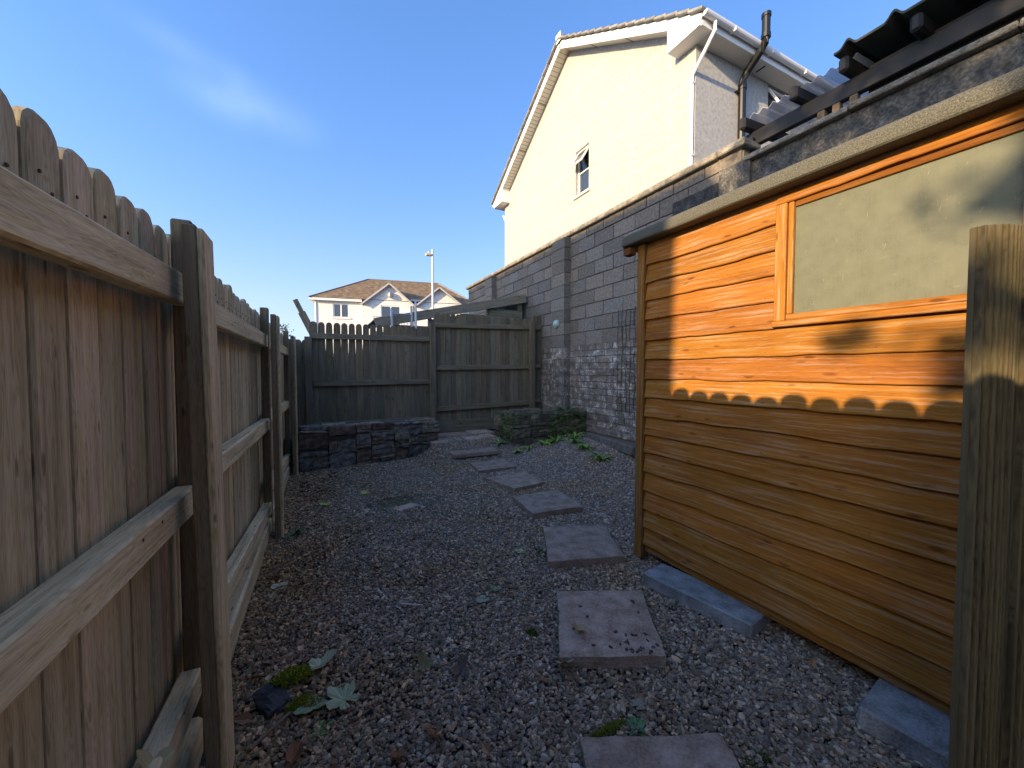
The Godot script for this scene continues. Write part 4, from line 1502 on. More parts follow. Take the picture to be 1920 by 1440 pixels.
func beyond_fence() -> void:
	# lean-to shed behind the far fence
	var ls := thing("lean_to", "grey timber lean-to with sloping roof board behind the far fence", "shed")
	var Z := -7.42
	var ra := Vector3(1.0, 2.2, Z + 0.02)
	var rb := Vector3(4.06, 2.88, Z + 0.02)
	var fb := MB.new()
	fb.tint = Color(0.68, 0.7, 0.76)
	bar(fb, ra, rb, 0.03, 0.17, 0.004)
	put(fb, "roof_board", mats.fence_wood, ls)
	var sl := (rb.y - ra.y) / (rb.x - ra.x)
	var y := 0.35
	while y < 2.75:
		var xs := maxf(1.08, ra.x + (y + 0.16 - ra.y + 0.06) / sl)
		if xs < 3.9:
			var mb := MB.new()
			mb.tint = Color(0.5, 0.54, 0.56) * rng.randf_range(0.8, 1.15)
			bar(mb, Vector3(xs, y + 0.07, Z - 0.04), Vector3(4.0, y + 0.07, Z - 0.04), 0.02, 0.138, 0.003)
			put(mb, "cladding_board", mats.fence_wood, ls)
		y += 0.142
	var rs := MB.new()
	var c0 := (ra + rb) / 2
	var d := (rb - ra).normalized()
	rs.cbox(Transform3D(Basis(d, Vector3(-d.y, d.x, 0), Vector3(0, 0, 1)), Vector3(c0.x, c0.y + 0.07, Z - 0.98)), Vector3(3.12, 0.03, 1.95), 0.004)
	put(rs, "roof_sheet", mats.felt, ls)
	part_box("side_wall", mats.fence_wood, ls, Vector3(1.08, 0.3, Z - 1.9), Vector3(1.11, 2.1, Z - 0.06), 0.002, 1, Color(0.4, 0.42, 0.45))
	# ladder
	var ld := thing("ladder", "aluminium ladder standing behind the far fence", "ladder")
	for x in [1.26, 1.61]:
		var mb := MB.new()
		bar(mb, Vector3(x, 0.35, -7.0), Vector3(x, 2.46 if x < 1.4 else 2.52, -7.26), 0.03, 0.06, 0.004)
		put(mb, "stile", mats.aluminium, ld)
	for i in 8:
		var f := i / 8.0 + 0.07
		var mb := MB.new()
		mb.tube(PackedVector3Array([Vector3(1.26, lerpf(0.35, 2.48, f), lerpf(-7.0, -7.26, f)), Vector3(1.61, lerpf(0.35, 2.48, f), lerpf(-7.0, -7.26, f))]), 0.014, 0.014, 8)
		put(mb, "rung", mats.aluminium, ld)
	var tp := thing("clothes_post", "white T-topped post beside the ladder", "post", Vector3(1.66, 0.3, -7.12))
	var pm := MB.new()
	pm.tube(PackedVector3Array([Vector3.ZERO, Vector3(0, 2.29, 0)]), 0.02, 0.02, 10)
	put(pm, "pole", mats.upvc, tp)
	var pt := MB.new()
	pt.tube(PackedVector3Array([Vector3(-0.08, 2.3, 0), Vector3(0.08, 2.3, 0)]), 0.017, 0.017, 8)
	put(pt, "crossbar", mats.upvc, tp)
	# plank leaning in the corner
	var pk := thing("leaning_plank", "two rough timber planks leaning above the left end of far fence", "plank")
	for q in [[0.0, 2.5, 0.0], [0.05, 2.3, 0.025]]:
		var mb := MB.new()
		mb.tint = Color(0.75, 0.65, 0.55)
		var top := Vector3(-0.24 + (2.5 - q[1]) * 0.45, q[1], -7.3 + q[2])
		bar(mb, Vector3(0.74, 0.35, -7.2 + q[2]), top, 0.075 if q[0] == 0.0 else 0.11, 0.022, 0.003, Vector3(0, 0, 1))
		put(mb, "plank", mats.fence_wood, pk)
	# street lamp
	var gy := gh(5.54, -20.0)
	var lp := thing("street_lamp", "tall grey street lamp column in front of the pale house", "street lamp", Vector3(5.54, gy, -20.0))
	var m1 := MB.new()
	m1.tube(PackedVector3Array([Vector3.ZERO, Vector3(0, 1.4, 0)]), 0.085, 0.085, 12)
	put(m1, "base", mats.galvanised, lp)
	var m2 := MB.new()
	m2.tube(PackedVector3Array([Vector3(0, 1.38, 0), Vector3(0, 7.5 - gy, 0)]), 0.062, 0.05, 12)
	put(m2, "column", mats.galvanised, lp)
	var m3 := MB.new()
	m3.cbox(T3(Vector3(-0.2, 7.22 - gy, 0), 0, 0, 0.08), Vector3(0.34, 0.13, 0.16), 0.03)
	put(m3, "lantern", mats.lamp_housing, lp)
	var m4 := MB.new()
	m4.tube(PackedVector3Array([Vector3(-0.2, 7.3 - gy, 0), Vector3(-0.2, 7.38 - gy, 0)]), 0.035, 0.03, 8)
	put(m4, "photocell", mats.upvc, lp)
	leafy("shrub", "green shrub showing above the fence at the left end of far fence", "shrub", Vector3(-1.05, gh(-1.05, -20.0), -20.0), 3.4 - gh(-1.05, -20.0), 0.75, 900, 0.1, [Color(0.07, 0.1, 0.03), Color(0.1, 0.13, 0.04)], 31)

# trunk, limbs and a crown of separate leaves
func leafy(called: String, label: String, category: String, at: Vector3, h: float, r: float, leaves: int, ls: float, cols: Array, seed_: int, low := 0.25, wood_r := 0.035, blobs := []) -> void:
	var q := RandomNumberGenerator.new()
	q.seed = seed_
	var root := thing(called, label, category, at)
	var tips := []
	var wood := MB.new()
	var top := Vector3(0, h * 0.8, 0)
	wood.tube(PackedVector3Array([Vector3.ZERO, Vector3(0.03, h * 0.3, 0.02), Vector3(-0.02, h * 0.55, 0), top]), wood_r, wood_r * 0.3, 7)
	for i in (16 if blobs.is_empty() else 0):
		var a := q.randf() * TAU
		var y := q.randf_range(low, 0.8) * h
		var p := Vector3(0, y, 0)
		var e := Vector3(cos(a) * r * q.randf_range(0.5, 0.95), y + h * q.randf_range(0.08, 0.2), sin(a) * r * q.randf_range(0.5, 0.95))
		wood.tube(PackedVector3Array([p, p.lerp(e, 0.5) + Vector3(0, h * 0.03, 0), e]), wood_r * 0.4, wood_r * 0.12, 5)
		tips.append(e)
		tips.append(p.lerp(e, 0.65))
	tips.append(Vector3(0, h * 0.94, 0))
	for q2 in blobs:
		var e: Vector3 = q2[0]
		var p := Vector3(0, e.y * 0.72, 0)
		wood.tube(PackedVector3Array([p, p.lerp(e, 0.55) + Vector3(0, 0.12, 0), e]), wood_r * 0.4, wood_r * 0.1, 5)
	put(wood, "trunk", mats.bark, root)
	var cr := MB.new()
	var spots := []
	for q2 in blobs:
		for i in q2[2]:
			spots.append(q2[0] + Vector3(q.randfn(0, 0.6), q.randfn(0, 0.5), q.randfn(0, 0.5)) * q2[1])
	leaves = maxi(leaves, spots.size())
	for i in leaves:
		var c: Vector3 = tips[q.randi() % tips.size()] + Vector3(q.randfn(0, 1), q.randfn(0, 0.8), q.randfn(0, 1)) * r * 0.17
		c.y = minf(c.y, h)
		if i < spots.size():
			c = spots[i]
		var B := Basis.from_euler(Vector3(q.randf() * TAU, q.randf() * TAU, q.randf() * TAU))
		var s := ls * q.randf_range(0.6, 1.3)
		cr.tint = (cols[q.randi() % cols.size()] as Color) * q.randf_range(0.7, 1.4)
		var a0 := c - B.x * s * 0.5
		var a1 := c + B.x * s * 0.5
		var m0 := c + B.z * s * 0.28 + B.y * s * 0.06
		var m1 := c - B.z * s * 0.28 + B.y * s * 0.06
		cr.tri(a0, m0, a1, Vector2.ZERO, Vector2.ZERO, Vector2.ZERO, false)
		cr.tri(a0, a1, m1, Vector2.ZERO, Vector2.ZERO, Vector2.ZERO, false)
	tag(put(cr, "crown", mats.leaf, root), "", "", "", "stuff")

# ------------------------------------------------------------------ shed
# one lapped board: station by station along z, lower edge a little uneven
func lap(z0: float, z1: float, yb: float, yt: float, xb: float, tint: Color, s: float) -> MB:
	var mb := MB.new()
	mb.tint = tint
	var k := maxi(2, int(absf(z1 - z0) / 0.05))
	var uo := ruo()
	var st := []
	for i in k + 1:
		var z := lerpf(z0, z1, float(i) / k)
		var w := noise.get_noise_2d(z * 2.0 + s, s * 3.1) * 0.009 + noise.get_noise_2d(z * 9.0 + s, s * 2.1) * 0.003
		var o := noise.get_noise_2d(z * 1.1 - s, s * 1.7) * 0.003
		st.append([Vector3(xb, yt, z), Vector3(xb - 0.009, yt, z), Vector3(xb - 0.036 + o, yb + 0.004 + w, z), Vector3(xb - 0.032 + o, yb + w, z), Vector3(xb - 0.006, yb + w, z)])
	for i in k:
		var A: Array = st[i]
		var B: Array = st[i + 1]
		var va: float = A[0].z * 0.5
		var vb: float = B[0].z * 0.5
		mb.ctr = Vector3(xb + 0.001, (yb + yt) / 2, A[0].z)
		for j in 5:
			var j2 := (j + 1) % 5
			var ua: float = A[j].y * 2.0 + (0.3 if j > 2 else 0.0)
			var ub: float = A[j2].y * 2.0 + (0.33 if j >= 2 and j < 4 else 0.0)
			mb.quad(A[j], A[j2], B[j2], B[j], Vector2(ua, va) + uo, Vector2(ub, va) + uo, Vector2(ub, vb) + uo, Vector2(ua, vb) + uo)
	for e in [0, k]:
		var A: Array = st[e]
		mb.ctr = st[1][0] if e == 0 else st[k - 1][0]
		mb.quad(A[0], A[1], A[2], A[3], uo, uo, uo, uo)
		mb.tri(A[0], A[3], A[4], uo, uo, uo)
	return mb

func shed() -> void:
	var root := thing("garden_shed", "orange brown timber shed clad in overlapping boards, with a wide window", "shed")
	var XB := 2.086
	var ZL := -2.03
	var ZR := -0.24
	var lines := [0.139, 0.26, 0.391, 0.522, 0.655, 0.786, 0.914, 1.042, 1.17, 1.302, 1.43, 1.567, 1.705, 1.835, 1.955, 2.078]
	for i in lines.size():
		var yb: float = lines[i]
		var yt: float = lines[i + 1] + 0.03 if i + 1 < lines.size() else 2.24
		var g := rng.randf_range(0.86, 1.08)
		var tint := Color(g, g * rng.randf_range(0.92, 1.03), g * rng.randf_range(0.85, 1.05))
		if yb > 1.5 and yb < 2.05:
			put(lap(ZL, -1.178, yb, yt, XB, tint, i * 3.3), "weatherboard", mats.shed_wood, root)
			put(lap(-0.36, ZR, yb, yt, XB, tint, i * 5.3), "weatherboard", mats.shed_wood, root)
		elif yb > 2.05:
			put(lap(ZL, -1.178, yb, yt, XB, tint, i * 3.3), "weatherboard", mats.shed_wood, root)
			put(lap(-1.176, -0.362, 2.168, yt, XB, tint * 0.98, i * 7.3), "weatherboard", mats.shed_wood, root)
			put(lap(-0.36, ZR, yb, yt, XB, tint, i * 5.3), "weatherboard", mats.shed_wood, root)
		else:
			put(lap(ZL, ZR, yb, yt, XB, tint, i * 3.3), "weatherboard", mats.shed_wood, root)
	var nl := MB.new()
	for i in lines.size():
		for zz in [-1.97, -1.56, -1.22, -0.78, -0.42]:
			if lines[i] > 1.5 and zz > -1.2:
				continue
			var c := Vector3(XB - 0.0305, lines[i] + 0.022 + rng.randf_range(-0.004, 0.004), zz + rng.randf_range(-0.008, 0.008))
			nl.tube(PackedVector3Array([c, c + Vector3(-0.003, 0, 0)]), 0.0045, 0.004, 6)
	tag(put(nl, "nail_heads", mats.rust, root), "", "", "", "stuff")
	var W := Color(0.95, 0.95, 0.95)
	# corner post and bottom rail
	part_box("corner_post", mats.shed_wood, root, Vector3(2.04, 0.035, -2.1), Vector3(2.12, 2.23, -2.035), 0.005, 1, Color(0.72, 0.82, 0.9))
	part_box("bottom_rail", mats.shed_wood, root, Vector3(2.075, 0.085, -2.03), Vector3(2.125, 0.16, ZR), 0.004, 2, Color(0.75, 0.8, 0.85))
	# window: frame members, bead, pane
	var win := Node3D.new()
	win.name = "window"
	root.add_child(win, true)
	part_box("jamb", mats.shed_wood, win, Vector3(2.045, 1.6, -1.176), Vector3(2.085, 2.166, -1.125), 0.004, 1, Color(1.15, 1.2, 1.25))
	part_box("bead", mats.shed_wood, win, Vector3(2.058, 1.632, -1.123), Vector3(2.08, 2.166, -1.1), 0.003, 1, Color(1.1, 1.1, 1.1))
	part_box("jamb", mats.shed_wood, win, Vector3(2.045, 1.6, -0.41), Vector3(2.085, 2.166, -0.362), 0.004, 1, W)
	part_box("sill", mats.shed_wood, win, Vector3(2.03, 1.572, -1.178), Vector3(2.085, 1.599, -0.36), 0.004, 2, Color(1.05, 1.05, 1.05))
	part_box("lower_bead", mats.shed_wood, win, Vector3(2.05, 1.601, -1.123), Vector3(2.08, 1.63, -0.412), 0.004, 2, W)
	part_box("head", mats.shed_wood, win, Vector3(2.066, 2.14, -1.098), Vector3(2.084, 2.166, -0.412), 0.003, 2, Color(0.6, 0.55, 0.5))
	var pn := MB.new()
	pn.ctr = Vector3(3, 1.9, -0.8)
	pn.quad(Vector3(2.079, 1.625, -1.11), Vector3(2.079, 1.625, -0.4), Vector3(2.079, 2.15, -0.4), Vector3(2.079, 2.15, -1.11), Vector2(0, 0), Vector2(1.3, 0), Vector2(1.3, 1), Vector2(0, 1))
	put(pn, "pane", mats.acrylic, win)
	# other walls, floor
	part_box("side_wall", mats.shed_wood, root, Vector3(2.125, 0.09, -2.09), Vector3(3.65, 2.0, -2.06), 0.002, 0)
	part_box("side_wall", mats.shed_wood, root, Vector3(2.09, 0.09, ZR), Vector3(3.65, 2.0, ZR + 0.03), 0.002, 0)
	part_box("back_wall", mats.shed_wood, root, Vector3(3.62, 0.09, -2.05), Vector3(3.65, 2.0, ZR - 0.002), 0.002, 2)
	part_box("floor", mats.interior, root, Vector3(2.13, 0.1, -2.05), Vector3(3.6, 0.13, ZR - 0.01), 0.002, 2)
	for x in [2.2, 3.4]:
		part_box("bearer", mats.interior, root, Vector3(x, 0.06, -2.05), Vector3(x + 0.05, 0.1, ZR), 0.003, 2)
	# roof: one boarded slope falling to the back, felt rolled over the front edge
	var prof := PackedVector2Array([Vector2(2.085, 2.234), Vector2(2.03, 2.232), Vector2(1.985, 2.226), Vector2(1.972, 2.226), Vector2(1.964, 2.232), Vector2(1.962, 2.245), Vector2(1.963, 2.262), Vector2(1.966, 2.282), Vector2(1.974, 2.297), Vector2(1.988, 2.305), Vector2(2.0, 2.304), Vector2(2.012, 2.311), Vector2(2.026, 2.314), Vector2(2.042, 2.309), Vector2(2.5, 2.25), Vector2(3.75, 1.98), Vector2(3.75, 1.94), Vector2(2.085, 2.235)])
	var fl := MB.new()
	var k := 44
	for i in k:
		var za := lerpf(-2.17, 0.1, float(i) / k)
		var zb := lerpf(-2.17, 0.1, float(i + 1) / k)
		for j in prof.size() - 1:
			var P := []
			for e in [[za, j], [za, j + 1], [zb, j + 1], [zb, j]]:
				var p: Vector2 = prof[e[1]]
				var wv := 0.0
				if e[1] > 2 and e[1] < 13:
					wv = noise.get_noise_2d(e[0] * 2.2, 40.0 + e[1] * 0.35) * 0.0025
				P.append(Vector3(p.x + wv, p.y + wv * 0.5, e[0]))
			fl.ctr = Vector3(2.1, 2.25, za)
			if j >= 13:
				fl.ctr = Vector3(3.0, 2.05, za)
			fl.quad(P[0], P[1], P[2], P[3])
	put(fl, "felt_roof", mats.felt, root)
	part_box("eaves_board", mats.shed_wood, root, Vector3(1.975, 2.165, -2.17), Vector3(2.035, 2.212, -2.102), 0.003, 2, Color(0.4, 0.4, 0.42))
	part_box("verge_board", mats.shed_wood, root, Vector3(1.985, 2.215, -2.185), Vector3(2.6, 2.255, -2.172), 0.003, 0, Color(0.6, 0.55, 0.5))
	# concrete blocks carrying the shed
	var B := [["long grey concrete block under the far part of the shed", Vector3(2.0, 0.042, -1.52), 0.17, Vector3(0.22, 0.085, 0.64)],
		["grey concrete block under the near end of the shed, beside the grooved boards", Vector3(2.0, 0.042, -0.52), 0.13, Vector3(0.3, 0.085, 0.42)]]
	for b in B:
		var mb := MB.new()
		mb.cbox(T3(b[1], b[2]), b[3], 0.008, 2, Vector2.ZERO, Vector2.ONE, 0.003, rng)
		tag(put(mb, "concrete_block", mats.concrete), b[0], "concrete block", "concrete blocks under the shed")

# vertical grooved boards at the right edge of the picture
func grooved_screen() -> void:
	var root := thing("grooved_board_screen", "greenish screen of upright grooved decking boards at the right edge", "screen")
	var a := Vector2(1.5, -0.385)
	var d := Vector2(0.925, 0.38).normalized()
	var nrm := Vector2(d.y, -d.x)      # toward the camera side (-z)
	nrm = -nrm if nrm.dot(-a) < 0 else nrm
	for b in 4:
		var mb := MB.new()
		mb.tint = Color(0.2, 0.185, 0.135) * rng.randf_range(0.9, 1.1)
		var w := 0.112
		var o := a + d * (w + 0.022) * b
		var h: float = 1.72 + [0.0, 0.01, 0.03, 0.0][b]
		var pts := []
		var k := 84
		for i in k + 1:
			var f := float(i) / k
			var g := 0.5 + 0.5 * cos(f * 7.0 * TAU)
			var edge := minf(f, 1.0 - f) * w
			var dep := 0.026 + 0.012 * sin(f * PI) - 0.026 * pow(g, 3.0) if edge > 0.004 else 0.014
			pts.append(o + d * (f * w) + nrm * dep)
		var cen := o + d * w / 2
		var uo := ruo()
		var rows := 3
		for r in rows:
			var y0 := h * r / rows
			var y1 := h * (r + 1) / rows
			for i in k:
				var p: Vector2 = pts[i]
				var q: Vector2 = pts[i + 1]
				mb.ctr = Vector3(cen.x, (y0 + y1) / 2, cen.y)
				var top_y := y1
				mb.quad(Vector3(p.x, y0, p.y), Vector3(q.x, y0, q.y), Vector3(q.x, top_y, q.y), Vector3(p.x, top_y, p.y), Vector2(i * 0.00266, y0 * 0.5) + uo, Vector2((i + 1) * 0.00266, y0 * 0.5) + uo, Vector2((i + 1) * 0.00266, y1 * 0.5) + uo, Vector2(i * 0.00266, y1 * 0.5) + uo)
		mb.ctr = Vector3(cen.x, h / 2, cen.y)
		for i in k:
			var p: Vector2 = pts[i]
			var q: Vector2 = pts[i + 1]
			var p2 := o + d * (float(i) / k * w)
			var q2 := o + d * (float(i + 1) / k * w)
			mb.quad(Vector3(p.x, h, p.y), Vector3(q.x, h, q.y), Vector3(q2.x, h - 0.004, q2.y), Vector3(p2.x, h - 0.004, p2.y))
		var e0 := o
		var e1 := o + d * w
		mb.quad(Vector3(e0.x, 0, e0.y), Vector3(pts[0].x, 0, pts[0].y), Vector3(pts[0].x, h, pts[0].y), Vector3(e0.x, h, e0.y))
		mb.quad(Vector3(e1.x, 0, e1.y), Vector3(pts[k].x, 0, pts[k].y), Vector3(pts[k].x, h, pts[k].y), Vector3(e1.x, h, e1.y))
		mb.quad(Vector3(e0.x, 0, e0.y), Vector3(e1.x, 0, e1.y), Vector3(e1.x, h, e1.y), Vector3(e0.x, h, e0.y))
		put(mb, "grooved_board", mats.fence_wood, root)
	for y in [0.4, 1.3]:
		var mb := MB.new()
		mb.tint = Color(0.6, 0.6, 0.5)
		var p := a - nrm * 0.024 + d * 0.1
		var q := a - nrm * 0.024 + d * 0.46
		bar(mb, Vector3(p.x, y, p.y), Vector3(q.x, y, q.y), 0.044, 0.09)
		put(mb, "rail", mats.fence_wood, root)

# ------------------------------------------------------------------ fallen leaves, twigs, moss
func leaf_mesh(size: float, lobes: int, curl: float, tint: Color, q: RandomNumberGenerator) -> MB:
	var mb := MB.new()
	mb.ctr = Vector3(0, -1e3, 0)
	var k := lobes * 8
	var rim := []
	for i in k:
		var a := -PI * 0.92 + 1.84 * PI * i / (k - 1)
		var lobe := absf(cos(a * lobes / 2.0 * 0.95)) if lobes > 1 else 1.0
		var r := size * (0.5 + 0.5 * pow(lobe, 0.9)) * (1.0 - 0.35 * absf(a) / PI) * q.randf_range(0.9, 1.06)
		if lobes == 1:
			r = size * (0.35 + 0.65 * pow(cos(a / 2), 1.2))
		var p := Vector3(sin(a) * r * 0.9, 0, -cos(a) * r)
		p.y = curl * size * (p.length_squared() / (size * size)) + curl * 0.6 * absf(p.x) + q.randf_range(-0.04, 0.04) * size
		rim.append(p)
	var base := Vector3(0, 0, size * 0.12)
	for i in k - 1:
		var m0: Vector3 = rim[i] * 0.5
		var m1: Vector3 = rim[i + 1] * 0.5
		mb.tint = tint * q.randf_range(0.85, 1.12)
		mb.tri(base, m0, m1, Vector2.ZERO, Vector2.ZERO, Vector2.ZERO)
		mb.quad(m0, rim[i], rim[i + 1], m1)
	mb.tint = tint * 0.8
	mb.tube(PackedVector3Array([base + Vector3(0, 0.003, -size * 0.1), base + Vector3(q.randf_range(-0.2, 0.2) * size, 0.006, size * 0.45), base + Vector3(q.randf_range(-0.35, 0.35) * size, 0.003, size * 0.85)]), 0.0014, 0.001, 4)
	return mb

func fallen_leaf(label: String, x: float, z: float, size: float, lobes: int, tint: Color, turn: float, dy := 0.012, tilt := 0.0, curl := 0.18) -> void:
	var q := RandomNumberGenerator.new()
	q.seed = int(x * 1000 + z * 77777) & 0xffff
	var o := put(leaf_mesh(size, lobes, curl, tint, q), "fallen_leaf", mats.leaf)
	o.transform = T3(Vector3(x, gh(x, z) + dy, z), turn, tilt, q.randf_range(-0.15, 0.15))
	tag(o, label, "leaf", "fallen leaves on the ground")

func twig(label: String, a: Vector3, b: Vector3, r: float, mat: Material) -> void:
	var mb := MB.new()
	var pts := PackedVector3Array()
	for i in 6:
		var f := i / 5.0
		pts.append(a.lerp(b, f) + Vector3(rng.randf_range(-1, 1), rng.randf_range(-0.3, 0.6), rng.randf_range(-1, 1)) * r * (0.5 if i > 0 and i < 5 else 0.0))
	mb.tube(pts, r, r * 0.75, 7)
	tag(put(mb, "twig", mat), label, "twig", "twigs on the gravel")

func moss(label: String, x: float, z: float, rx: float, rz: float, h: float, n: int, col := Color(0.13, 0.15, 0.015), dy := 0.0) -> void:
	var mb := MB.new()
	var y0 := gh(x, z) + dy
	for i in n:
		var a := rng.randf() * TAU
		var r := sqrt(rng.randf()) * (0.75 + 0.35 * noise.get_noise_2d(cos(a) * 2.0 + x * 9.0, sin(a) * 2.0 + z * 9.0))
		var p := Vector3(x + cos(a) * r * rx, y0 + h * maxf(0.0, 1.0 - r * r) * rng.randf_range(0.6, 1.0), z + sin(a) * r * rz)
		var d := Vector3(rng.randfn(0, 0.5), rng.randf_range(0.4, 1.2), rng.randfn(0, 0.5)).normalized() * rng.randf_range(0.006, 0.014)
		var s := Vector3(rng.randf_range(-1, 1), rng.randf_range(-0.3, 0.3), rng.randf_range(-1, 1)).normalized() * 0.004
		mb.tint = col * rng.randf_range(0.55, 1.35)
		mb.tri(p - s, p + s, p + d, Vector2.ZERO, Vector2.ZERO, Vector2.ZERO, false)
	tag(put(mb, "moss_clump", mats.moss), label, "moss", "moss clumps in the gravel")

func small_things() -> void:
	var pale := Color(0.33, 0.37, 0.2)
	fallen_leaf("pale green five-lobed leaf lying right of the moss near the fence post", 0.09, -1.7, 0.09, 5, pale, 0.6, 0.018)
	fallen_leaf("cream green folded leaf just beyond the moss clump", 0.01, -1.95, 0.075, 3, Color(0.42, 0.42, 0.24), -1.2, 0.016, 0.1, 0.4)
	fallen_leaf("dull green leaf with a dark spot lying against the moss", -0.02, -1.73, 0.075, 3, Color(0.2, 0.25, 0.13), 2.1, 0.014, 0.1)
	fallen_leaf("small green leaf in the middle of the gravel", 0.98, -2.16, 0.045, 3, Color(0.13, 0.2, 0.1), 0.4, 0.014)
	fallen_leaf("grey green leaf beside the small green leaf", 0.87, -2.1, 0.05, 3, Color(0.24, 0.28, 0.2), 1.9, 0.014)
	fallen_leaf("curled tan leaf with a long stalk leaning on the near slab edge", 0.99, -1.43, 0.06, 3, Color(0.3, 0.24, 0.13), 2.7, 0.04, 0.5, 0.3)
	fallen_leaf("crumpled yellow brown leaf on the slab beside concrete block", 1.15, -1.55, 0.045, 3, Color(0.36, 0.27, 0.12), 1.0, 0.074, 0.2, 0.7)
	fallen_leaf("grey brown leaf with stalk lying between the two nearest slabs", 1.15, -1.15, 0.05, 3, Color(0.22, 0.2, 0.15), -1.4, 0.014)
	fallen_leaf("yellow leaf beside the far slab", 1.36, -2.55, 0.05, 5, Color(0.38, 0.38, 0.18), 0.7, 0.014)
	fallen_leaf("olive brown leaf in the near middle of the gravel", 0.43, -1.74, 0.05, 3, Color(0.2, 0.19, 0.09), 0.3, 0.02, 0.6, 0.5)
	fallen_leaf("dark curled leaf in the near middle of the gravel", 0.57, -1.64, 0.055, 3, Color(0.12, 0.09, 0.07), -0.6, 0.02, 0.5, 0.5)
	fallen_leaf("pale leaf by the foot of the side fence", -0.2, -2.8, 0.06, 3, Color(0.42, 0.4, 0.24), 1.2, 0.014)
	fallen_leaf("bright yellow leaf on the bare sandy patch", 0.48, -4.5, 0.07, 3, Color(0.45, 0.42, 0.06), 0.2, 0.02)
	fallen_leaf("yellow leaf near the second post of the side fence", 0.1, -4.3, 0.07, 3, Color(0.42, 0.4, 0.08), 1.2, 0.02)
	fallen_leaf("dried curled leaf caught on the lower rail of side fence", -0.4, -1.33, 0.06, 3, Color(0.42, 0.36, 0.2), 1.5, 0.3, 0.5, 0.8)
	fallen_leaf("brown leaf on the near part of the lower rail", -0.37, -1.15, 0.04, 1, Color(0.2, 0.09, 0.04), 0.5, 0.38, 0.2, 0.6)
	for q in [[0.02, -1.38, "rust brown leaf scrap in front of the pale green five-lobed leaf"], [-0.08, -1.52, "rust brown leaf scrap just in front of the dark hollow"], [0.24, -1.36, "orange brown leaf scrap at the bottom edge, right of the pale green leaf"], [0.38, -1.38, "orange brown leaf scrap farthest right of those near the fence post"], [-0.12, -1.36, "rust brown leaf scrap nearest the foot of the fence post"]]:
		fallen_leaf(q[2], q[0], q[1], 0.04, 1, Color(0.24, 0.1, 0.04) * rng.randf_range(0.8, 1.2), rng.randf() * TAU, 0.016, 0.15, 0.6)
	twig("grey twig lying against the foot of the fence post", Vector3(-0.22, 0.02, -1.62), Vector3(-0.1, 0.028, -1.72), 0.007, mats.twig)
	twig("white stick lying across the middle of the gravel", Vector3(0.43, 0.02, -2.27), Vector3(0.54, 0.02, -2.2), 0.005, mats.white_bits)
	twig("short white stick left of the long white stick", Vector3(0.33, 0.02, -2.49), Vector3(0.36, 0.02, -2.39), 0.004, mats.white_bits)
	twig("thin pale twig beside the white stick", Vector3(0.4, 0.02, -2.26), Vector3(0.43, 0.018, -2.19), 0.0025, mats.white_bits)
	twig("brown stick among the leaf litter by the fence", Vector3(-0.1, 0.02, -4.7), Vector3(0.15, 0.025, -4.95), 0.012, mats.twig)
	# moss around a black lump added in place of a shaded hollow
	var lump := MB.new()
	lump.tint = Color(0.6, 0.6, 0.6)
	lump.stone(T3(Vector3(-0.17, 0.008, -1.84), 0.5), Vector3(0.11, 0.05, 0.17), 0.3, 0.45, noise, 4.0, 6)
	tag(put(lump, "dark_hollow_lump", mats.rubber), "black lump standing in for a shaded mossy hollow near the fence post", "hollow")
	moss("bright moss at the dark hollow near the fence post", -0.1, -1.92, 0.1, 0.06, 0.045, 2400, Color(0.25, 0.27, 0.015), 0.012)
	moss("bright moss between the two leaves near the fence post", -0.06, -1.76, 0.08, 0.07, 0.022, 1500, Color(0.22, 0.24, 0.015))
	moss("moss tuft against the left edge of slab by concrete block", 0.98, -1.72, 0.04, 0.05, 0.02, 500, Color(0.1, 0.12, 0.015))
	moss("yellow green moss along the far edge of nearest slab", 0.97, -1.12, 0.16, 0.03, 0.02, 1500, Color(0.2, 0.2, 0.02))
	moss("moss at the foot of the grooved board screen", 1.35, -0.78, 0.12, 0.08, 0.01, 600, Color(0.08, 0.1, 0.015))
	moss("moss along the left edge of slab level with shed post", 1.5, -2.5, 0.05, 0.22, 0.012, 900, Color(0.09, 0.1, 0.02))
	moss("olive moss on the bare sandy patch", 0.7, -4.1, 0.44, 0.3, 0.012, 3200, Color(0.17, 0.17, 0.075))
	moss("faint moss patch in front of the sandy patch", 0.3, -3.5, 0.2, 0.2, 0.008, 900, Color(0.14, 0.14, 0.05))
	# bare sandy patch
	var sd := MB.new()
	sd.ctr = Vector3(0, -1e3, 0)
	var ring0 := []
	for i in 40:
		var a := TAU * i / 40.0
		var rr := 1.0 + 0.35 * noise.get_noise_2d(cos(a) * 2.2 + 5.0, sin(a) * 2.2) + 0.12 * noise.get_noise_2d(cos(a) * 8.0, sin(a) * 8.0)
		ring0.append(Vector3(0.78 + cos(a) * 0.34 * rr, 0, -4.05 + sin(a) * 0.22 * rr))
	for i in 40:
		var p: Vector3 = ring0[i]
		var q: Vector3 = ring0[(i + 1) % 40]
		p.y = gh(p.x, p.z) - 0.006
		q.y = gh(q.x, q.z) - 0.006
		var c := Vector3(0.78, 0, -4.05)
		var p1 := c.lerp(p, 0.7); p1.y = gh(p1.x, p1.z) + 0.007 + rng.randf() * 0.002
		var q1 := c.lerp(q, 0.7); q1.y = gh(q1.x, q1.z) + 0.007
		c.y = gh(c.x, c.z) + 0.009
		sd.tri(c, p1, q1, Vector2.ZERO, Vector2.ZERO, Vector2.ZERO)
		sd.quad(p1, p, q, q1)
	tag(put(sd, "sand_patch", mats.sand), "bare sandy patch in the gravel left of the slabs", "", "", "structure")
	# pale stone showing in the sandy patch
	var ps := MB.new()
	ps.tint = Color(1.6, 1.5, 1.45)
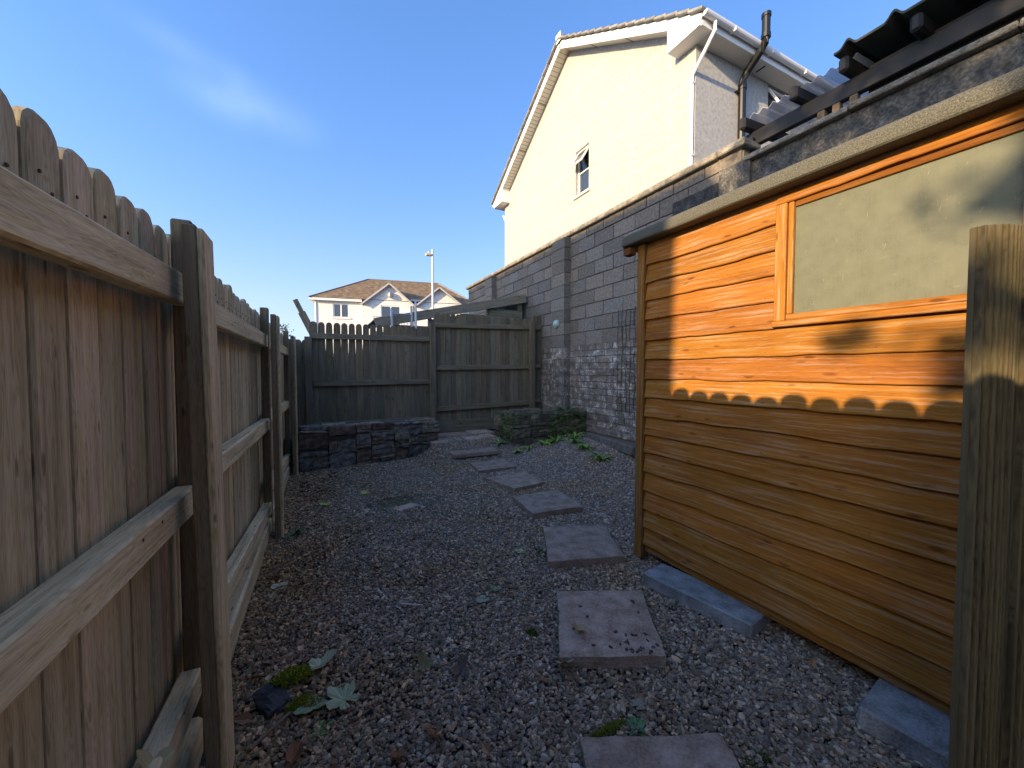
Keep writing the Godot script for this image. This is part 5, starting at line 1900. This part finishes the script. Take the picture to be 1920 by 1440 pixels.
	ps.stone(T3(Vector3(0.8, 0.0, -3.92), 0.4), Vector3(0.24, 0.03, 0.13), 0.4, 0.2, noise, 9.0, 5)
	tag(put(ps, "flat_stone", mats.slab), "pale flat stone showing through the bare patch of gravel", "stone")
	var ps2 := MB.new()
	ps2.tint = Color(1.6, 1.55, 1.5)
	ps2.stone(T3(Vector3(0.4, 0.004, -3.95), 1.1), Vector3(0.2, 0.02, 0.09), 0.4, 0.2, noise, 19.0, 5)
	tag(put(ps2, "flat_stone", mats.slab), "small pale stone flake left of the bare patch", "stone")
	# loose chips on the slabs
	var ch := MB.new()
	for i in 34:
		var f := rng.randf()
		var p := Vector2(1.02, -1.44).lerp(Vector2(1.42, -1.26), 0.2 + 0.8 * sqrt(f)) + Vector2(rng.randf_range(-0.02, 0.14), rng.randf_range(-0.22, 0.0)) * rng.randf()
		if i > 25:
			p = Vector2(rng.randf_range(1.1, 1.6), rng.randf_range(-1.75, -1.5))
		ch.tint = grey(0.03, 0.09, 0.1)
		ch.stone(T3(Vector3(p.x, 0.066, p.y), rng.randf() * TAU, rng.randf_range(-0.2, 0.2)), Vector3(rng.randf_range(0.01, 0.02), 0.007, rng.randf_range(0.006, 0.011)), 0.2, 0.35, noise, i * 2.0, 2)
	tag(put(ch, "loose_chips", mats.gravel_stone), "dark gravel chips scattered on the slab beside the concrete block", "gravel", "", "stuff")
	# leaf litter
	var lit := MB.new()
	var lq := RandomNumberGenerator.new()
	lq.seed = 77
	for i in 620:
		var x := -0.28 + absf(lq.randfn(0, 0.16))
		var z := lq.randf_range(-5.85, -1.2)
		if i < 360:
			x = -0.15 + absf(lq.randfn(0, 0.25))
			z = -5.2 + lq.randfn(0, 0.38)
			if z < -5.85:
				continue
		elif i > 480:
			x = lq.randf_range(-0.2, 2.4)
			z = lq.randf_range(-5.6, -0.9)
			if lq.randf() < 0.35:
				continue
		var s := lq.randf_range(0.014, 0.042)
		var B := Basis.from_euler(Vector3(lq.randfn(0, 0.5), lq.randf() * TAU, lq.randfn(0, 0.5)))
		var c := Vector3(x, gh(x, z) + 0.014, z)
		var k := lq.randf()
		lit.tint = (Color(0.3, 0.15, 0.06) if k < 0.5 else (Color(0.17, 0.1, 0.06) if k < 0.8 else Color(0.36, 0.28, 0.16))) * lq.randf_range(0.6, 1.3)
		var a0 := c - B.z * s
		var a1 := c + B.z * s
		lit.tri(a0, c + B.x * s * 0.5 + B.y * s * 0.3, a1, Vector2.ZERO, Vector2.ZERO, Vector2.ZERO, false)
		lit.tri(a0, a1, c - B.x * s * 0.5 + B.y * s * 0.2, Vector2.ZERO, Vector2.ZERO, Vector2.ZERO, false)
	tag(put(lit, "leaf_litter", mats.leaf), "brown leaf litter and scraps along the foot of the side fence", "leaf litter", "", "stuff")

# ------------------------------------------------------------------ plants
func blade(mb: MB, p: Vector3, dir: float, len_: float, w: float, up: float, col: Color) -> void:
	var k := 5
	var side := Vector3(-sin(dir), 0, cos(dir))
	var prev := []
	for i in k + 1:
		var f := float(i) / k
		var out := Vector3(cos(dir), 0, sin(dir)) * len_ * f
		var y := up * len_ * (f - 0.75 * f * f * f)
		var ww := w * sin(PI * clampf(0.15 + f * 0.85, 0.0, 1.0)) + 0.001
		var c := p + out + Vector3(0, y, 0)
		var row := [c - side * ww + Vector3(0, ww * 0.4, 0), c, c + side * ww + Vector3(0, ww * 0.4, 0)]
		if i > 0:
			mb.tint = col
			mb.quad(prev[0], row[0], row[1], prev[1], Vector2.ZERO, Vector2.ZERO, Vector2.ZERO, Vector2.ZERO, false)
			mb.quad(prev[1], row[1], row[2], prev[2], Vector2.ZERO, Vector2.ZERO, Vector2.ZERO, Vector2.ZERO, false)
		prev = row

func weed(label: String, at: Vector3, n: int, len_: float, w: float, col: Color) -> void:
	var root := thing("weed", label, "weed", at, 0.0, "weeds along the planter")
	for i in n:
		var mb := MB.new()
		blade(mb, Vector3(rng.randf_range(-0.015, 0.015), 0, rng.randf_range(-0.015, 0.015)), rng.randf() * TAU, len_ * rng.randf_range(0.6, 1.2), w * rng.randf_range(0.7, 1.2), rng.randf_range(0.25, 1.1), col * rng.randf_range(0.7, 1.4))
		put(mb, "blade", mats.leaf, root)

func plants() -> void:
	var g := Color(0.17, 0.3, 0.05)
	var W := [["rosette weed left of the planter corner beside the patio", 2.66, -5.72, 12, 0.13], ["weed at the near corner of stone planter", 2.86, -5.44, 10, 0.11], ["low weed in front of the planter, second from its corner", 3.04, -5.42, 10, 0.12],
		["bright weed in front of middle of the planter", 3.3, -5.36, 14, 0.15], ["tall bright weed in front of planter, near the bed edging", 3.48, -5.3, 14, 0.17], ["weed beside the bed edging end", 3.62, -4.95, 12, 0.15],
		["weed in the gravel in front of bed edging", 3.52, -4.6, 14, 0.15], ["weed nearest the shed corner post", 3.42, -4.1, 12, 0.16], ["grassy weed between planter and bed edging", 3.75, -5.2, 16, 0.2]]
	for q in W:
		weed(q[0], Vector3(q[1], gh(q[1], q[2]) - 0.004, q[2]), q[3] + 6, q[4] * 1.25, 0.017, g * rng.randf_range(0.7, 1.2))
	weed("small green sprout at the foot of the near fence post", Vector3(-0.25, 0.0, -1.42), 6, 0.07, 0.014, Color(0.08, 0.16, 0.05))
	weed("dark sprout at the foot of the second fence post", Vector3(-0.14, 0.0, -3.68), 9, 0.1, 0.02, Color(0.06, 0.1, 0.03))
	weed("tiny seedling between the two nearest slabs", Vector3(1.07, 0.0, -1.08), 7, 0.05, 0.01, Color(0.06, 0.16, 0.06))
	weed("feathery sprout between leaves near the fence post", Vector3(0.0, 0.0, -1.6), 9, 0.05, 0.007, Color(0.1, 0.2, 0.04))
	weed("grass tuft growing behind the top of planter", Vector3(3.82, 0.64, -5.55), 40, 0.26, 0.008, Color(0.07, 0.13, 0.03))
	weed("second grass tuft at the wall end of planter", Vector3(3.98, 0.6, -5.42), 34, 0.24, 0.008, Color(0.06, 0.12, 0.03))
	# creeping greenery over the planter
	var iv := thing("creeping_plant", "small-leaved creeper spilling over the stone planter", "creeper", Vector3(2.86, 0, -5.6))
	var cr := MB.new()
	for i in 2200:
		var f := rng.randf()
		var p: Vector3
		if i < 1000:
			p = Vector3(rng.randf_range(-0.03, 0.5) * f, 0.66 - rng.randf() * rng.randf() * 0.25, rng.randf_range(-0.3, 0.02) + 0.2 * 0.0)
			if rng.randf() < 0.5:
				p = Vector3(-0.035 + rng.randf_range(-0.02, 0.02), 0.62 - rng.randf() * 0.4, rng.randf_range(-0.5, 0.02))
		else:
			p = Vector3(rng.randf_range(0.55, 1.2), 0.66 - rng.randf() * 0.5, 0.05 + rng.randf_range(-0.01, 0.1) + (0.26 * rng.randf_range(0.5, 0.9)))
			p.z = 0.21 * p.x + rng.randf_range(0.0, 0.07)
		var B := Basis.from_euler(Vector3(rng.randf() * TAU, rng.randf() * TAU, 0))
		var s := rng.randf_range(0.008, 0.018)
		cr.tint = Color(0.09, 0.15, 0.035) * rng.randf_range(0.5, 1.5)
		cr.tri(p - B.x * s, p + B.z * s * 0.6, p + B.x * s, Vector2.ZERO, Vector2.ZERO, Vector2.ZERO, false)
		cr.tri(p - B.x * s, p + B.x * s, p - B.z * s * 0.6, Vector2.ZERO, Vector2.ZERO, Vector2.ZERO, false)
	put(cr, "foliage", mats.leaf, iv)
	var stm := MB.new()
	for i in 7:
		var x := 0.08 * i * i * 0.3
		stm.tube(PackedVector3Array([Vector3(x, 0.68, -0.05), Vector3(x + 0.02, 0.66, 0.04 + 0.2 * x), Vector3(x + 0.03, 0.5, 0.05 + 0.2 * x)]), 0.003, 0.002, 5)
	put(stm, "stems", mats.stem, iv)

# ------------------------------------------------------------------ things that shade the yard from outside the frame
func out_of_frame() -> void:
	# neighbour's house to the left: its corner and ridge cast the straight shadow edges on the shed and the block wall
	var h := thing("neighbour_house", "rendered house left of the side fence, outside the picture", "house")
	var a := Vector3(-7.0, 0, 0.3)
	var b := Vector3(-15.0, 0, -10.0)
	var ev := 4.95
	var mb := MB.new()
	mb.face(Vector3(a.x, 0, a.z), Vector3(a.x, 0, b.z), Vector3(a.x, ev, b.z), Vector3(a.x, ev, a.z), Vector3.RIGHT)
	mb.face(Vector3(b.x, 0, a.z), Vector3(b.x, 0, b.z), Vector3(b.x, ev, b.z), Vector3(b.x, ev, a.z), Vector3.LEFT)
	for z in [a.z, b.z]:
		var dir := Vector3.BACK if z == a.z else Vector3.FORWARD
		mb.face(Vector3(a.x, 0, z), Vector3(b.x, 0, z), Vector3(b.x, ev, z), Vector3(a.x, ev, z), dir)
		mb.ctr = Vector3(-11, 5, z) - dir
		mb.tri(Vector3(a.x, ev, z), Vector3(b.x, ev, z), Vector3(-11.0, 7.3, z), Vector2.ZERO, Vector2.ZERO, Vector2.ZERO)
	put(mb, "wall", mats.pebbledash, h)
	var rf := MB.new()
	for s in [-1.0, 1.0]:
		rf.face(Vector3(-11.0, 7.4, a.z + 0.02), Vector3(-11.0, 7.4, b.z - 0.02), Vector3(-11.0 + s * 4.2, ev - 0.02, b.z - 0.02), Vector3(-11.0 + s * 4.2, ev - 0.02, a.z + 0.02), Vector3(s, 1, 0))
	put(rf, "roof", mats.roof_tile, h)
	# the house this yard belongs to, close behind the camera: it shades every face that looks that way
	var rh := thing("rear_house", "pale rendered house behind the viewer, outside the picture", "house")
	part_box("wall", mats.pebbledash, rh, Vector3(-2.4, 0, 3.5), Vector3(6.5, 5.2, 10.0), 0.02)
	var r2 := MB.new()
	for q in [-1.0, 1.0]:
		r2.face(Vector3(-2.7, 7.4, 6.45), Vector3(6.8, 7.4, 6.45), Vector3(6.8, 5.05, 6.45 + q * 3.9), Vector3(-2.7, 5.05, 6.45 + q * 3.9), Vector3(0, 1, q))
	r2.face(Vector3(-2.7, 5.21, 2.6), Vector3(6.8, 5.21, 2.6), Vector3(6.8, 5.21, 10.3), Vector3(-2.7, 5.21, 10.3), Vector3.DOWN)
	put(r2, "roof", mats.roof_tile, rh)
	# garden tree whose thin autumn crown dapples the window and the wall top
	leafy("garden_tree", "thin-crowned garden tree left of the side fence, outside the picture", "tree", Vector3(-7.6, 0, 3.3), 7.4, 1.9, 0, 0.18, [Color(0.12, 0.12, 0.03), Color(0.16, 0.1, 0.03)], 5, 0.55, 0.09,
		[[Vector3(0, 4.35, -1.5), 0.22, 34], [Vector3(0.1, 3.72, -1.56), 0.2, 40], [Vector3(0.0, 3.85, -1.95), 0.1, 10], [Vector3(0.3, 4.75, -1.9), 0.16, 14], [Vector3(0.0, 4.9, -1.35), 0.25, 30], [Vector3(0, 5.5, -1.5), 0.45, 130], [Vector3(0, 6.0, -2.2), 0.6, 190], [Vector3(0, 6.7, -1.5), 0.7, 230], [Vector3(-0.3, 6.9, -2.6), 0.6, 150], [Vector3(0, 6.35, -2.95), 0.42, 200], [Vector3(0, 6.4, -2.1), 0.5, 240], [Vector3(0, 5.95, -1.6), 0.4, 160], [Vector3(0.2, 7.0, -2.0), 0.5, 180], [Vector3(0, 6.2, -0.5), 0.9, 260], [Vector3(0, 5.0, -0.4), 0.7, 160]])
